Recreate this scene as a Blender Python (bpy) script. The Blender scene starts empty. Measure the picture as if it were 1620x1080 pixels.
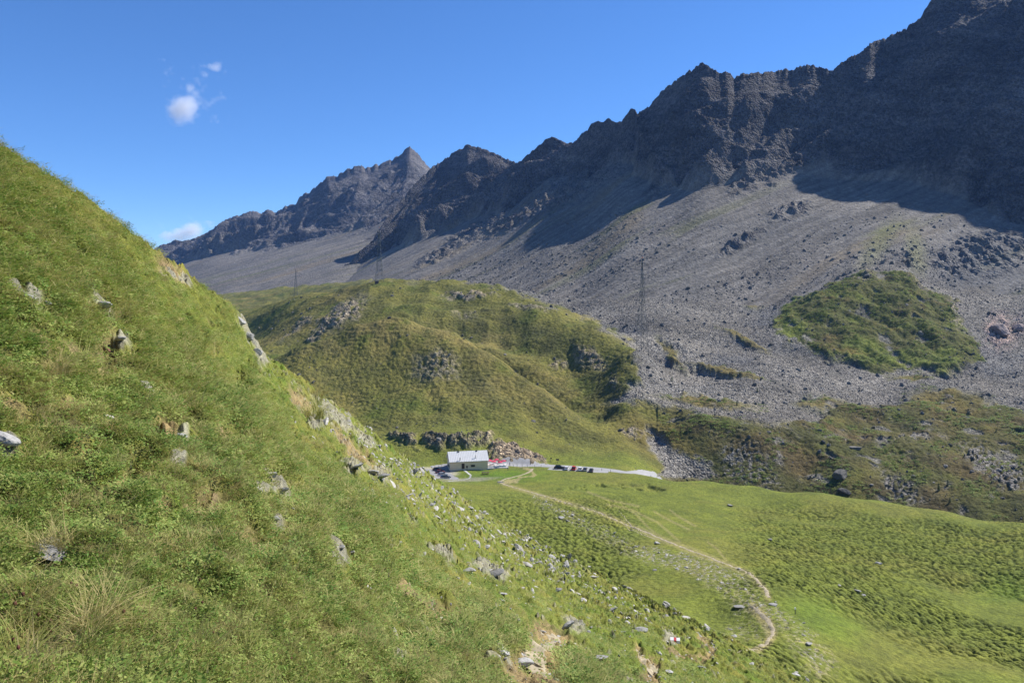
import bpy, bmesh, math, random
import numpy as np
from mathutils import Vector, Matrix, Euler

RES = 1.0            # terrain tessellation factor
random.seed(7)
rng = np.random.default_rng(11)
scene = bpy.context.scene
C = scene.collection
R = math.radians

# ------------------------------------------------------------------ camera, sky, sun, exposure
F, CX, HZ = 1200.0, 810.0, 470.0      # focal length, centre column, horizon row on a 1620 px wide frame
cam = bpy.data.objects.new('camera', bpy.data.cameras.new('camera'))
C.objects.link(cam)
cam.data.sensor_width = 36.0
cam.data.lens = 36.0 * F / 1620.0
cam.data.shift_y = -(540.0 - HZ) / 1620.0
cam.data.clip_start = 0.1
cam.data.clip_end = 60000
cam.rotation_euler = (R(90), 0, 0)
scene.camera = cam

SUN_AZ, SUN_EL = R(61), R(44)         # azimuth clockwise from +Y
world = bpy.data.worlds.new("World"); scene.world = world; world.use_nodes = True
wn = world.node_tree
bg = wn.nodes['Background']
sky = wn.nodes.new('ShaderNodeTexSky'); sky.sky_type = 'NISHITA'; sky.sun_disc = False
sky.sun_elevation = SUN_EL; sky.sun_rotation = SUN_AZ
sky.altitude = 2300; sky.air_density = 1.0; sky.dust_density = 0.0; sky.ozone_density = 7.0
hs_ = wn.nodes.new('ShaderNodeHueSaturation'); hs_.inputs['Saturation'].default_value = 1.12; hs_.inputs['Hue'].default_value = .504
wn.links.new(sky.outputs[0], hs_.inputs['Color']); wn.links.new(hs_.outputs[0], bg.inputs['Color'])
bg.inputs['Strength'].default_value = 0.10

sun_dir = Vector((math.sin(SUN_AZ) * math.cos(SUN_EL), math.cos(SUN_AZ) * math.cos(SUN_EL), math.sin(SUN_EL)))
sl = bpy.data.lights.new('sun', 'SUN'); sl.energy = 5.0; sl.angle = R(0.5); sl.color = (1.0, 0.965, 0.91)
sun = bpy.data.objects.new('sun', sl); C.objects.link(sun)
sun.rotation_euler = sun_dir.to_track_quat('Z', 'Y').to_euler()
sun.location = (300, 100, 600)
scene.view_settings.view_transform = 'Standard'
scene.view_settings.look = 'None'
scene.view_settings.exposure = 0.8
scene.view_settings.gamma = 1.0
scene.cycles.max_bounces = 5
scene.cycles.diffuse_bounces = 2
scene.cycles.glossy_bounces = 2
scene.cycles.volume_bounces = 1
scene.cycles.volume_step_rate = 2.0

# ------------------------------------------------------------------ numeric helpers
def _h(ix, iy, seed):
    h = (ix * np.int64(374761393) + iy * np.int64(668265263) + np.int64(seed) * np.int64(974711)) & 0xFFFFFFFF
    h = ((h ^ (h >> 13)) * np.int64(1274126177)) & 0xFFFFFFFF
    return (h ^ (h >> 16)) & 0xFFFF

_GA = np.arange(256) * (2 * np.pi / 256)
_GX, _GY = np.cos(_GA).astype(np.float32), np.sin(_GA).astype(np.float32)

def pn(x, y, seed=0):
    """gradient noise, about -1..1"""
    x = np.asarray(x, np.float64); y = np.asarray(y, np.float64)
    fx, fy = np.floor(x), np.floor(y)
    ix, iy = fx.astype(np.int64), fy.astype(np.int64)
    dx, dy = (x - fx).astype(np.float32), (y - fy).astype(np.float32)
    u = dx * dx * dx * (dx * (dx * 6 - 15) + 10); v = dy * dy * dy * (dy * (dy * 6 - 15) + 10)
    def g(a, b, ex, ey):
        k = _h(ix + a, iy + b, seed) & 255
        return _GX[k] * ex + _GY[k] * ey
    n00 = g(0, 0, dx, dy); n10 = g(1, 0, dx - 1, dy); n01 = g(0, 1, dx, dy - 1); n11 = g(1, 1, dx - 1, dy - 1)
    a = n00 + u * (n10 - n00); b = n01 + u * (n11 - n01)
    return (a + v * (b - a)) * 1.5

def fbm(x, y, octaves=4, seed=0, gain=0.5, lac=2.03):
    s = 0; a = 1; t = 0
    for i in range(octaves):
        s = s + a * pn(x, y, seed + i * 17); t += a; a *= gain
        x = x * lac + 13.7; y = y * lac - 7.1
    return s / t

def ridged(x, y, octaves=4, seed=0, gain=0.5, lac=2.07):
    s = 0; a = 1; t = 0
    for i in range(octaves):
        s = s + a * (1 - 2.2 * np.abs(pn(x, y, seed + i * 31))); t += a; a *= gain
        x = x * lac + 3.7; y = y * lac - 9.1
    return s / t

def cell(x, y, seed=0):
    """distance to nearest jittered point, and that point's random value"""
    fx, fy = np.floor(x).astype(np.int64), np.floor(y).astype(np.int64)
    best = np.full(np.shape(x), 9.0, np.float32); val = np.zeros(np.shape(x), np.float32)
    for a in (-1, 0, 1):
        for b in (-1, 0, 1):
            h1 = _h(fx + a, fy + b, seed); h2 = _h(fx + a, fy + b, seed + 5)
            d = (fx + a + h1 / 65536.0 - x) ** 2 + (fy + b + h2 / 65536.0 - y) ** 2
            m = d < best
            best = np.where(m, d, best); val = np.where(m, (h1 ^ h2) / 65536.0, val)
    return np.sqrt(best).astype(np.float32), val

def sstep(a, b, x):
    t = np.clip((x - a) / (b - a), 0, 1)
    return t * t * (3 - 2 * t)

def tps_fit(pts, vals, reg=1e-3):
    P = np.asarray(pts, float); n = len(P)
    d = np.linalg.norm(P[:, None] - P[None], axis=2)
    K = np.where(d > 0, d * d * np.log(d + 1e-12), 0) + reg * np.eye(n)
    A = np.zeros((n + 3, n + 3)); A[:n, :n] = K; A[:n, n] = 1; A[:n, n + 1:] = P
    A[n, :n] = 1; A[n + 1:, :n] = P.T
    w = np.linalg.solve(A, np.concatenate([np.asarray(vals, float), np.zeros(3)]))
    def ev(x, y):
        sh = np.shape(x); x = np.ravel(x); y = np.ravel(y)
        out = w[n] + w[n + 1] * x + w[n + 2] * y
        for i in range(n):
            r2 = (x - P[i, 0]) ** 2 + (y - P[i, 1]) ** 2
            out += w[i] * 0.5 * r2 * np.log(r2 + 1e-12)
        return out.reshape(sh)
    return ev

def polymask(px, py, poly, soft=8.0):
    """1 inside the outline, fading over `soft` around its border"""
    P = np.array(poly, float)
    x0, y0 = P.min(0) - soft; x1, y1 = P.max(0) + soft
    out = np.zeros(np.shape(px), np.float32)
    sel = (px > x0) & (px < x1) & (py > y0) & (py < y1)
    if not sel.any(): return out
    x, y = px[sel], py[sel]
    inside = np.zeros(x.shape, bool); dist = np.full(x.shape, 1e9)
    for i in range(len(P)):
        ax, ay = P[i]; bx, by = P[(i + 1) % len(P)]
        c = ((ay > y) != (by > y)) & (x < (bx - ax) * (y - ay) / (by - ay + 1e-9) + ax)
        inside ^= c
        ex, ey = bx - ax, by - ay
        t = np.clip(((x - ax) * ex + (y - ay) * ey) / (ex * ex + ey * ey + 1e-9), 0, 1)
        dist = np.minimum(dist, np.hypot(x - ax - t * ex, y - ay - t * ey))
    sd = np.where(inside, dist, -dist)
    out[sel] = np.clip(0.5 + 0.5 * sd / soft, 0, 1)
    return out

def linemask(px, py, line, w0, w1=None, soft=0.6):
    """1 on a polyline whose half width runs w0..w1"""
    w1 = w0 if w1 is None else w1
    P = np.array(line, float); n = len(P) - 1
    out = np.zeros(np.shape(px), np.float32)
    m = max(w0, w1) * 3 + 4
    sel = (px > P[:, 0].min() - m) & (px < P[:, 0].max() + m) & (py > P[:, 1].min() - m) & (py < P[:, 1].max() + m)
    if not sel.any(): return out
    x, y = px[sel], py[sel]; o = np.zeros(x.shape)
    for i in range(n):
        ax, ay = P[i]; ex, ey = P[i + 1] - P[i]
        t = np.clip(((x - ax) * ex + (y - ay) * ey) / (ex * ex + ey * ey + 1e-9), 0, 1)
        d = np.hypot(x - ax - t * ex, y - ay - t * ey)
        w = w0 + (w1 - w0) * (i + t) / n
        o = np.maximum(o, np.clip(1 - (d - w) / (soft * w + 0.5), 0, 1))
    out[sel] = o
    return out

def ell(px, py, cx, cy, rx, ry, rot=0.0, soft=0.5):
    c, s = math.cos(R(rot)), math.sin(R(rot))
    dx, dy = px - cx, py - cy
    d = np.sqrt(((dx * c + dy * s) / rx) ** 2 + ((-dx * s + dy * c) / ry) ** 2)
    return np.clip((1 + soft - d) / (2 * soft) , 0, 1)

def to_world(px, py, D):
    return (px - CX) / F * D, D, (HZ - py) / F * D

def mixc(a, b, m):
    return a + (np.asarray(b, np.float32) - a) * m[..., None]

def srgb(r, g, b):
    f = lambda c: (c / 255 / 12.92) if c <= 10 else ((c / 255 + 0.055) / 1.055) ** 2.4
    return (f(r), f(g), f(b))

# ------------------------------------------------------------------ object helpers
def tag(o, label=None, cat=None, group=None, kind=None):
    if label: o['label'] = label
    if cat: o['category'] = cat
    if group: o['group'] = group
    if kind: o['kind'] = kind
    return o

def mesh_np(name, V, Q, mat, col=None, smooth=True, attrs=None):
    me = bpy.data.meshes.new(name)
    V = np.asarray(V, np.float32).reshape(-1, 3); Q = np.asarray(Q, np.int32)
    k = Q.shape[1]
    me.vertices.add(len(V)); me.vertices.foreach_set('co', V.ravel())
    me.loops.add(Q.size); me.loops.foreach_set('vertex_index', Q.ravel())
    me.polygons.add(len(Q)); me.polygons.foreach_set('loop_start', np.arange(0, Q.size, k, dtype=np.int32))
    me.polygons.foreach_set('use_smooth', np.full(len(Q), smooth))
    me.update(calc_edges=True)
    if col is not None:
        a = me.color_attributes.new('Col', 'FLOAT_COLOR', 'POINT')
        cc = np.ones((len(V), 4), np.float32); cc[:, :3] = np.asarray(col).reshape(-1, 3)
        a.data.foreach_set('color', cc.ravel())
    for kx, v in (attrs or {}).items():
        a = me.attributes.new(kx, 'FLOAT', 'POINT'); a.data.foreach_set('value', np.asarray(v, np.float32).ravel())
    if mat: me.materials.append(mat)
    o = bpy.data.objects.new(name, me); C.objects.link(o)
    return o

def obj(name, bm, mat, parent=None, smooth=False, loc=None):
    me = bpy.data.meshes.new(name)
    bmesh.ops.recalc_face_normals(bm, faces=bm.faces[:])
    bm.to_mesh(me); bm.free()
    for p in me.polygons: p.use_smooth = smooth
    if mat: me.materials.append(mat)
    o = bpy.data.objects.new(name, me); C.objects.link(o)
    if parent: o.parent = parent
    if loc: o.location = loc
    return o

def empty(name, loc=(0, 0, 0), rz=0.0, label=None, cat=None, group=None):
    o = bpy.data.objects.new(name, None); C.objects.link(o)
    o.location = loc; o.rotation_euler = (0, 0, rz); o.empty_display_size = 0.3
    return tag(o, label, cat, group)

def copy_tree(o, parent=None):
    c = o.copy(); C.objects.link(c)
    if parent: c.parent = parent
    for ch in [x for x in bpy.data.objects if x.parent == o]:
        copy_tree(ch, c)
    return c

def box(bm, c, s, rz=0.0, taper=1.0):
    vs = []
    cr, sr = math.cos(rz), math.sin(rz)
    for k in (-1, 1):
        t = taper if k > 0 else 1.0
        for i, j in ((-1, -1), (1, -1), (1, 1), (-1, 1)):
            x, y = i * s[0] / 2 * t, j * s[1] / 2 * t
            vs.append(bm.verts.new((c[0] + x * cr - y * sr, c[1] + x * sr + y * cr, c[2] + k * s[2] / 2)))
    for f in ((0, 3, 2, 1), (4, 5, 6, 7), (0, 1, 5, 4), (1, 2, 6, 5), (2, 3, 7, 6), (3, 0, 4, 7)):
        bm.faces.new([vs[i] for i in f])
    return vs

def bar(bm, a, b, w, w2=None, n=4):
    a, b = Vector(a), Vector(b); d = (b - a)
    if d.length < 1e-6: return
    q = d.to_track_quat('Z', 'Y'); w2 = w if w2 is None else w2
    r0, r1 = [], []
    for i in range(n):
        t = 2 * math.pi * (i + .5) / n
        v = Vector((math.cos(t), math.sin(t), 0))
        r0.append(bm.verts.new(a + q @ (v * w / 2 * 1.3))); r1.append(bm.verts.new(b + q @ (v * w2 / 2 * 1.3)))
    for i in range(n):
        j = (i + 1) % n; bm.faces.new((r0[i], r0[j], r1[j], r1[i]))
    bm.faces.new(r0[::-1]); bm.faces.new(r1)

def prism(bm, prof, x0, x1, axis='x'):
    """extrude a closed (a, z) outline between x0 and x1"""
    def P(x, a, z): return (x, a, z) if axis == 'x' else (a, x, z)
    A = [bm.verts.new(P(x0, a, z)) for a, z in prof]; B = [bm.verts.new(P(x1, a, z)) for a, z in prof]
    n = len(prof)
    for i in range(n):
        j = (i + 1) % n; bm.faces.new((A[i], A[j], B[j], B[i]))
    bm.faces.new(A[::-1]); bm.faces.new(B)

# ------------------------------------------------------------------ materials
def newmat(name):
    m = bpy.data.materials.new(name); m.use_nodes = True
    nt = m.node_tree; b = nt.nodes['Principled BSDF']
    b.inputs['Specular IOR Level'].default_value = 0.25
    return m, nt, b

def N(nt, t, **kw):
    n = nt.nodes.new(t)
    for k, v in kw.items():
        if k in n.inputs.keys(): n.inputs[k].default_value = v
        else: setattr(n, k, v)
    return n

def simple(name, col, rough=0.7, metal=0.0, var=0.12, scale=3.0, spec=0.3, bump=0.0):
    m, nt, b = newmat(name)
    g = N(nt, 'ShaderNodeNewGeometry'); n = N(nt, 'ShaderNodeTexNoise', Scale=scale, Detail=5.0)
    nt.links.new(g.outputs['Position'], n.inputs['Vector'])
    mr = N(nt, 'ShaderNodeMapRange'); mr.inputs[1].default_value = .3; mr.inputs[2].default_value = .7
    mr.inputs[3].default_value = 1 - var; mr.inputs[4].default_value = 1 + var
    nt.links.new(n.outputs[0], mr.inputs[0])
    mx = N(nt, 'ShaderNodeMix', data_type='RGBA', blend_type='MULTIPLY'); mx.inputs[0].default_value = 1
    mx.inputs[6].default_value = (*col, 1)
    nt.links.new(mr.outputs[0], mx.inputs[7]); nt.links.new(mx.outputs[2], b.inputs['Base Color'])
    b.inputs['Roughness'].default_value = rough; b.inputs['Metallic'].default_value = metal
    b.inputs['Specular IOR Level'].default_value = spec
    if bump:
        bp = N(nt, 'ShaderNodeBump', Strength=bump, Distance=0.05)
        nt.links.new(n.outputs[0], bp.inputs['Height']); nt.links.new(bp.outputs[0], b.inputs['Normal'])
    return m

def ground_mat(name, layers, bumps, rough=0.95, vor=None, modulate=False):
    """vertex colour times several noise scales; bumps = (scale, height in metres)"""
    m, nt, b = newmat(name)
    L = nt.links.new
    at = N(nt, 'ShaderNodeAttribute', attribute_name='Col')
    g = N(nt, 'ShaderNodeNewGeometry')
    cur = at.outputs['Color']
    for sc, lo, hi, tint in layers:
        n = N(nt, 'ShaderNodeTexNoise', Scale=sc, Detail=4.0, Roughness=0.65)
        L(g.outputs['Position'], n.inputs['Vector'])
        mr = N(nt, 'ShaderNodeMapRange'); mr.inputs[1].default_value = .32; mr.inputs[2].default_value = .68
        L(n.outputs[0], mr.inputs[0])
        mc = N(nt, 'ShaderNodeMix', data_type='RGBA')
        mc.inputs[6].default_value = (lo, lo, lo, 1)
        mc.inputs[7].default_value = (hi * tint[0], hi * tint[1], hi * tint[2], 1)
        L(mr.outputs[0], mc.inputs[0])
        mx = N(nt, 'ShaderNodeMix', data_type='RGBA', blend_type='MULTIPLY'); mx.inputs[0].default_value = 1
        L(cur, mx.inputs[6]); L(mc.outputs[2], mx.inputs[7]); cur = mx.outputs[2]
    if vor:
        for sc, lo, hi in vor:
            v = N(nt, 'ShaderNodeTexVoronoi', Scale=sc)
            L(g.outputs['Position'], v.inputs['Vector'])
            sp = N(nt, 'ShaderNodeSeparateColor'); L(v.outputs['Color'], sp.inputs[0])
            mr = N(nt, 'ShaderNodeMapRange'); mr.inputs[3].default_value = lo; mr.inputs[4].default_value = hi
            L(sp.outputs[0], mr.inputs[0])
            mx = N(nt, 'ShaderNodeMix', data_type='RGBA', blend_type='MULTIPLY'); mx.inputs[0].default_value = 1
            L(cur, mx.inputs[6]); L(mr.outputs[0], mx.inputs[7])
            fac = N(nt, 'ShaderNodeMix', data_type='RGBA')
            ra = N(nt, 'ShaderNodeAttribute', attribute_name='rock')
            L(ra.outputs['Fac'], fac.inputs[0]); L(cur, fac.inputs[6]); L(mx.outputs[2], fac.inputs[7])
            cur = fac.outputs[2]
    L(cur, b.inputs['Base Color'])
    prev = None
    for sc, hgt in bumps:
        n = N(nt, 'ShaderNodeTexNoise', Scale=sc, Detail=3.0, Roughness=0.6)
        L(g.outputs['Position'], n.inputs['Vector'])
        bp = N(nt, 'ShaderNodeBump', Strength=1.0, Distance=hgt)
        L(n.outputs[0], bp.inputs['Height'])
        if modulate:
            ra = N(nt, 'ShaderNodeAttribute', attribute_name='rock'); L(ra.outputs['Fac'], bp.inputs['Strength'])
        if prev: L(prev.outputs[0], bp.inputs['Normal'])
        prev = bp
    if vor:
        v = N(nt, 'ShaderNodeTexVoronoi', Scale=vor[0][0]); L(g.outputs['Position'], v.inputs['Vector'])
        ra = N(nt, 'ShaderNodeAttribute', attribute_name='rock')
        mu = N(nt, 'ShaderNodeMath', operation='MULTIPLY'); L(v.outputs['Distance'], mu.inputs[0]); L(ra.outputs['Fac'], mu.inputs[1])
        bp = N(nt, 'ShaderNodeBump', Strength=1.0, Distance=0.8 / vor[0][0]); bp.invert = True
        L(mu.outputs[0], bp.inputs['Height'])
        if prev: L(prev.outputs[0], bp.inputs['Normal'])
        prev = bp
    L(prev.outputs[0], b.inputs['Normal'])
    b.inputs['Roughness'].default_value = rough
    b.inputs['Specular IOR Level'].default_value = 0.08
    return m

M_HILLSIDE = ground_mat('alpine_turf', [(0.6, .75, 1.25, (1.05, 1, .8)), (9, .65, 1.3, (1, 1, .9)), (60, .6, 1.4, (1, 1, .9))],
                        [(3, .10), (14, .05), (60, .02)])
M_MEADOW = ground_mat('hummocky_meadow', [(0.15, .8, 1.2, (1.05, 1, .8)), (1.2, .75, 1.25, (1, 1, .9)), (5, .65, 1.35, (1, 1, .9))],
                      [(1.3, .28), (4, .12)], vor=[(2.2, .6, 1.5)])
M_HILL = ground_mat('dry_hill_turf', [(0.05, .8, 1.2, (1.1, 1, .8)), (0.5, .75, 1.25, (1, 1, .9)), (2, .65, 1.35, (1, 1, .9))],
                    [(.45, .9), (1.4, .35)], vor=[(0.8, .45, 1.7), (2.0, .7, 1.4)])
M_SCREE = ground_mat('scree', [(0.02, .85, 1.15, (1.03, 1, .95)), (0.3, .8, 1.2, (1, 1, 1)), (1.2, .6, 1.4, (1, 1, 1))],
                     [(.12, 1.2), (.5, .6)], vor=[(0.9, .65, 1.4), (2.2, .65, 1.4)])
M_MOUNT = ground_mat('mountain_rock', [(0.01, .85, 1.15, (1.05, 1, .93)), (0.12, .8, 1.2, (1, 1, 1)), (0.7, .5, 1.5, (1, 1, 1))],
                     [(.05, 3.5), (.2, 1.6), (.7, .6)], vor=[(0.35, .6, 1.5)], modulate=True)

# ------------------------------------------------------------------ terrain sheets
def xcols(lo, hi, step, fade=6.0):
    """columns: dense inside the frame, coarser to the sides"""
    inn = np.arange(max(lo, -20), min(hi, 1640) + .1, step / RES)
    L_ = []; x = inn[0]; d = step / RES
    while x > lo: d = min(d * 1.08, 40); x -= d; L_.append(x)
    Rr = []; x = inn[-1]; d = step / RES
    while x < hi: d = min(d * 1.08, 40); x += d; Rr.append(x)
    return np.concatenate([L_[::-1], inn, Rr])

class Sheet:
    def __init__(s, px, Y, Z):
        s.px, s.Y, s.Z = px, Y, Z            # px: columns; Y: (rows, cols) forward distance; Z height
    def finish(s):
        s.X = (s.px[None] - CX) / F * s.Y
        s.PX = np.broadcast_to(s.px[None], s.Y.shape); s.PY = HZ - F * s.Z / s.Y
        # normals
        P = np.stack([s.X, s.Y, s.Z], -1)
        du = np.gradient(P, axis=1); dv = np.gradient(P, axis=0)
        n = np.cross(du, dv); n /= np.linalg.norm(n, axis=-1, keepdims=True) + 1e-12
        n *= np.sign(n[..., 2:3] + 1e-9)
        s.N = n; s.P = P
    def col(s, px):
        i = np.clip(np.searchsorted(s.px, px) - 1, 0, len(s.px) - 2)
        t = (px - s.px[i]) / (s.px[i + 1] - s.px[i]); return i, t
    def hit(s, px, py):
        if px < s.px[0] or px > s.px[-1]: return None
        i, t = s.col(px)
        Yc = s.Y[:, i] * (1 - t) + s.Y[:, i + 1] * t; Zc = s.Z[:, i] * (1 - t) + s.Z[:, i + 1] * t
        pyc = HZ - F * Zc / Yc
        k = np.nonzero((pyc[:-1] >= py) & (pyc[1:] < py))[0]
        if len(k) == 0: return None
        k = k[0]; w = (pyc[k] - py) / (pyc[k] - pyc[k + 1] + 1e-9)
        D = Yc[k] * (1 - w) + Yc[k + 1] * w
        return D
    def height(s, x, y):
        px = CX + F * x / y
        if px < s.px[0] or px > s.px[-1]: return None
        i, t = s.col(px)
        Yc = s.Y[:, i] * (1 - t) + s.Y[:, i + 1] * t
        if y < Yc[0] or y > Yc[-1]: return None
        Zc = s.Z[:, i] * (1 - t) + s.Z[:, i + 1] * t
        return float(np.interp(y, Yc, Zc))
    def quads(s):
        r, c = s.Y.shape
        a = (np.arange(r - 1)[:, None] * c + np.arange(c - 1)[None]).astype(np.int32)
        return np.stack([a, a + 1, a + c + 1, a + c], -1)

def emit(sheet, classes, col, rock):
    """classes: list of (name, material, face mask)"""
    Q = sheet.quads(); V = sheet.P.reshape(-1, 3); cf = col.reshape(-1, 3); rf = rock.ravel()
    for name, mat, msk in classes:
        q = Q[msk].reshape(-1, 4)
        if len(q) == 0: continue
        used = np.unique(q); remap = np.zeros(len(V), np.int32); remap[used] = np.arange(len(used))
        o = mesh_np(name, V[used], remap[q], mat, cf[used], attrs={'rock': rf[used]})
        o['kind'] = 'structure'

def place(px, py):
    """nearest terrain under the photo point"""
    best = None
    for s in SHEETS:
        D = s.hit(px, py)
        if D is not None and (best is None or D < best): best = D
    if best is None: return None
    return Vector(to_world(px, py, best))

def ground(x, y):
    hs = [h for h in (s.height(x, y) for s in SHEETS) if h is not None]
    return max(hs) if hs else 0.0

SHEETS = []

# photo-space outlines of trails, used both for the trodden ground and for the path strips
TRAIL_A = [(790, 762), (815, 771), (850, 781), (900, 796), (935, 806), (975, 822), (1010, 836), (1045, 851), (1080, 865),
           (1120, 880), (1150, 892), (1180, 906), (1200, 920), (1212, 934), (1215, 945)]
TRAIL_B = [(1190, 958), (1200, 966), (1215, 982), (1222, 998), (1214, 1014), (1196, 1026), (1170, 1032)]
TRAIL_C = [(1180, 948), (1196, 960)]
TRAIL_D = [(852, 998), (880, 1010), (868, 1022), (846, 1040), (850, 1056), (830, 1062), (862, 1090)]
TRAIL_E = [(1010, 1030), (1022, 1045), (1034, 1052), (1028, 1066), (1040, 1085)]
TRAIL_F = [(1045, 850), (1010, 832), (1000, 826)]
CATTLE = [[(985, 800), (1005, 812), (1030, 838), (1045, 851)], [(1035, 808), (1060, 823), (1090, 838)],
          [(1060, 806), (1075, 818), (1100, 832)], [(960, 798), (1000, 806), (1040, 826), (1075, 856)],
          [(930, 778), (960, 790), (1010, 800)], [(1120, 856), (1135, 868), (1150, 886)]]

# ---- 1. the steep grassy hillside the camera stands on
hs_pts = [(0, 1080, 3.4), (0, 800, 6.8), (0, 500, 12), (0, 232, 24), (-300, 1080, 3.0), (-300, 400, 12), (-300, 0, 22), (-700, 200, 12), (-700, -300, 20),
          (200, 1080, 3.9), (200, 700, 10.5), (200, 368, 34), (100, 296, 28), (270, 416, 42), (330, 462, 50), (400, 1080, 5.4), (400, 800, 12), (400, 640, 28),
          (370, 488, 58), (420, 560, 74), (400, 540, 68), (480, 600, 90), (480, 700, 36), (600, 1080, 8), (600, 900, 17), (600, 780, 36), (600, 692, 120), (540, 648, 105),
          (660, 738, 150), (720, 779, 178), (720, 850, 70), (800, 1080, 12.5), (800, 950, 38), (800, 832, 195), (900, 888, 165), (900, 960, 60), (900, 1060, 20),
          (1000, 1080, 27), (1000, 1000, 56), (1000, 940, 130), (1100, 1050, 50), (1100, 990, 98), (1200, 1080, 58), (1200, 1040, 86),
          (1300, 1090, 84), (1400, 1140, 90), (1000, 1300, 11), (1200, 1300, 24), (1400, 1300, 45), (800, 1300, 6.5), (400, 1300, 3.4), (0, 1300, 2.4), (600, 1300, 4.5),
          (200, 1700, 1.7), (800, 1700, 2.6), (1400, 1700, 16)]
ev = tps_fit([(a / 300, b / 300) for a, b, c in hs_pts], [math.log(c) for a, b, c in hs_pts], 2e-3)
S_px = np.array([-700, -300, 0, 100, 200, 270, 330, 370, 385, 405, 425, 480, 540, 600, 660, 720, 800, 900, 1000, 1100, 1200, 1300, 1400])
S_py = np.array([-280, 20, 232, 296, 366, 408, 457, 484, 505, 548, 568, 602, 650, 694, 738, 779, 834, 886, 935, 985, 1035, 1088, 1142])
px = xcols(-700, 1400, 1.7)
crest = np.interp(px, S_px, S_py)
nr = int(820 * RES)
t = np.linspace(0, 1, nr) ** 0.9
crest = np.convolve(np.pad(crest, 10, 'edge'), np.ones(21) / 21, 'valid')
bot = np.interp(px, [-700, 800, 1400], [1700, 1700, 1600])
PYg = bot[None] + (crest - bot)[None] * (1 - (1 - t[:, None]) ** 1.6)
cPX, cPY = px[::6], PYg[::6][:, ::6]
small = ev(np.broadcast_to(cPX[None], cPY.shape) / 300, cPY / 300)
def upsample(small, r, c):
    ri = np.linspace(0, small.shape[0] - 1, r) if False else np.minimum(np.arange(r) / 6, small.shape[0] - 1)
    ci = np.minimum(np.arange(c) / 6, small.shape[1] - 1)
    r0 = np.minimum(ri.astype(int), small.shape[0] - 2); c0 = np.minimum(ci.astype(int), small.shape[1] - 2)
    fr, fc = (ri - r0)[:, None], (ci - c0)[None]
    a = small[r0][:, c0]; b = small[r0][:, c0 + 1]; d = small[r0 + 1][:, c0]; e = small[r0 + 1][:, c0 + 1]
    return (a * (1 - fr) + d * fr) * (1 - fc) + (b * (1 - fr) + e * fr) * fc
lnD = upsample(small, nr, len(px)); PYg = upsample(cPY, nr, len(px))
Y = np.exp(lnD)
Y = np.maximum.accumulate(Y + np.arange(nr)[:, None] * 1e-4, axis=0)
Z = (HZ - PYg) / F * Y
# beyond the crest the ground falls away to the valley
ext = 60
kk = np.arange(1, ext + 1)[:, None] / ext
Dc = Y[-1][None]; Zc = Z[-1][None]
Dx = Dc * (1 + kk ** 1.5 * 1.2)
slope0 = (HZ - crest)[None] / F
drop = np.interp(px, [-700, 370, 600, 800, 1400], [0.12, 0.25, .30, .25, .18])[None]
Zx = Zc + (Dx - Dc) * slope0 - (Dx - Dc) * drop * (0.3 + kk)
nr_h = nr
Y = np.vstack([Y, Dx]); Z = np.vstack([Z, Zx])
sh = Sheet(px, Y, Z); sh.finish()
X, Yw = sh.X, sh.Y
PX0, PY0 = sh.PX.copy(), sh.PY.copy()
wx = PX0 + 7 * pn(X * .8, Yw * .8, 5) + 3 * pn(PX0 / 9, PY0 / 9, 6); wy = PY0 + 7 * pn(X * .8 + 9, Yw * .8, 7) + 3 * pn(PX0 / 9, PY0 / 9, 8)
# relief: cattle steps along the contour, lumps, tufts
cfade = sstep(0.0, 0.02, np.abs(1))
dist = Yw
steps = fbm(X * .22 + Yw * .08, Z * .9 + .3 * pn(X * .3, Yw * .3, 3), 3, 12) 
lump = fbm(X * .35, Yw * .35, 4, 21)
lump2 = fbm(X * 1.6, Yw * 1.6, 3, 31)
lump3 = fbm(X * 5.5, Yw * 5.5, 3, 41)
amp = sstep(1, 8, dist)
Zn = sh.Z + (steps * .30 + lump * .42) * amp * (0.6 + dist / 70) + lump2 * .20 * (0.5 + amp) * (1 + dist / 60) + lump3 * .06
# pale outcrops and bare soil, painted where they lie
rk = np.zeros_like(Zn, np.float32)
ROCKS1 = [(50, 476, 16, 9, 10), (22, 470, 18, 5, 30), (160, 488, 20, 7, 35), (190, 538, 12, 6, 25), (270, 432, 14, 5, 40), (290, 440, 12, 4, 40),
          (400, 535, 6, 36, -28), (390, 512, 9, 12, -20), (412, 562, 6, 12, -25), (232, 620, 8, 10, -40), (5, 700, 20, 10, 0), (168, 662, 12, 6, 15),
          (290, 690, 10, 8, 20), (435, 762, 26, 7, 45), (415, 774, 24, 4, 12), (82, 877, 22, 7, 5), (284, 740, 10, 4, 20), (440, 824, 8, 16, 0),
          (500, 668, 10, 9, 50), (520, 650, 24, 6, 42), (545, 672, 18, 4, 42), (580, 700, 16, 4, 42), (540, 870, 8, 24, -35), (528, 885, 6, 14, -30),
          (620, 1000, 8, 12, -30), (630, 1040, 5, 18, -35), (795, 1038, 6, 22, -35), (1060, 1012, 10, 5, 10), (560, 740, 15, 5, 25), (600, 755, 17, 6, 35),
          (910, 990, 16, 6, 35), (765, 900, 16, 5, 25), (790, 910, 14, 5, 10), (700, 880, 20, 4, 30)]
for cx, cy, rx, ry, ro in ROCKS1:
    rk = np.maximum(rk, ell(wx, wy, cx, cy, rx * 1.15 + 1, ry * 1.15 + 1, ro, .3))
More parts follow.
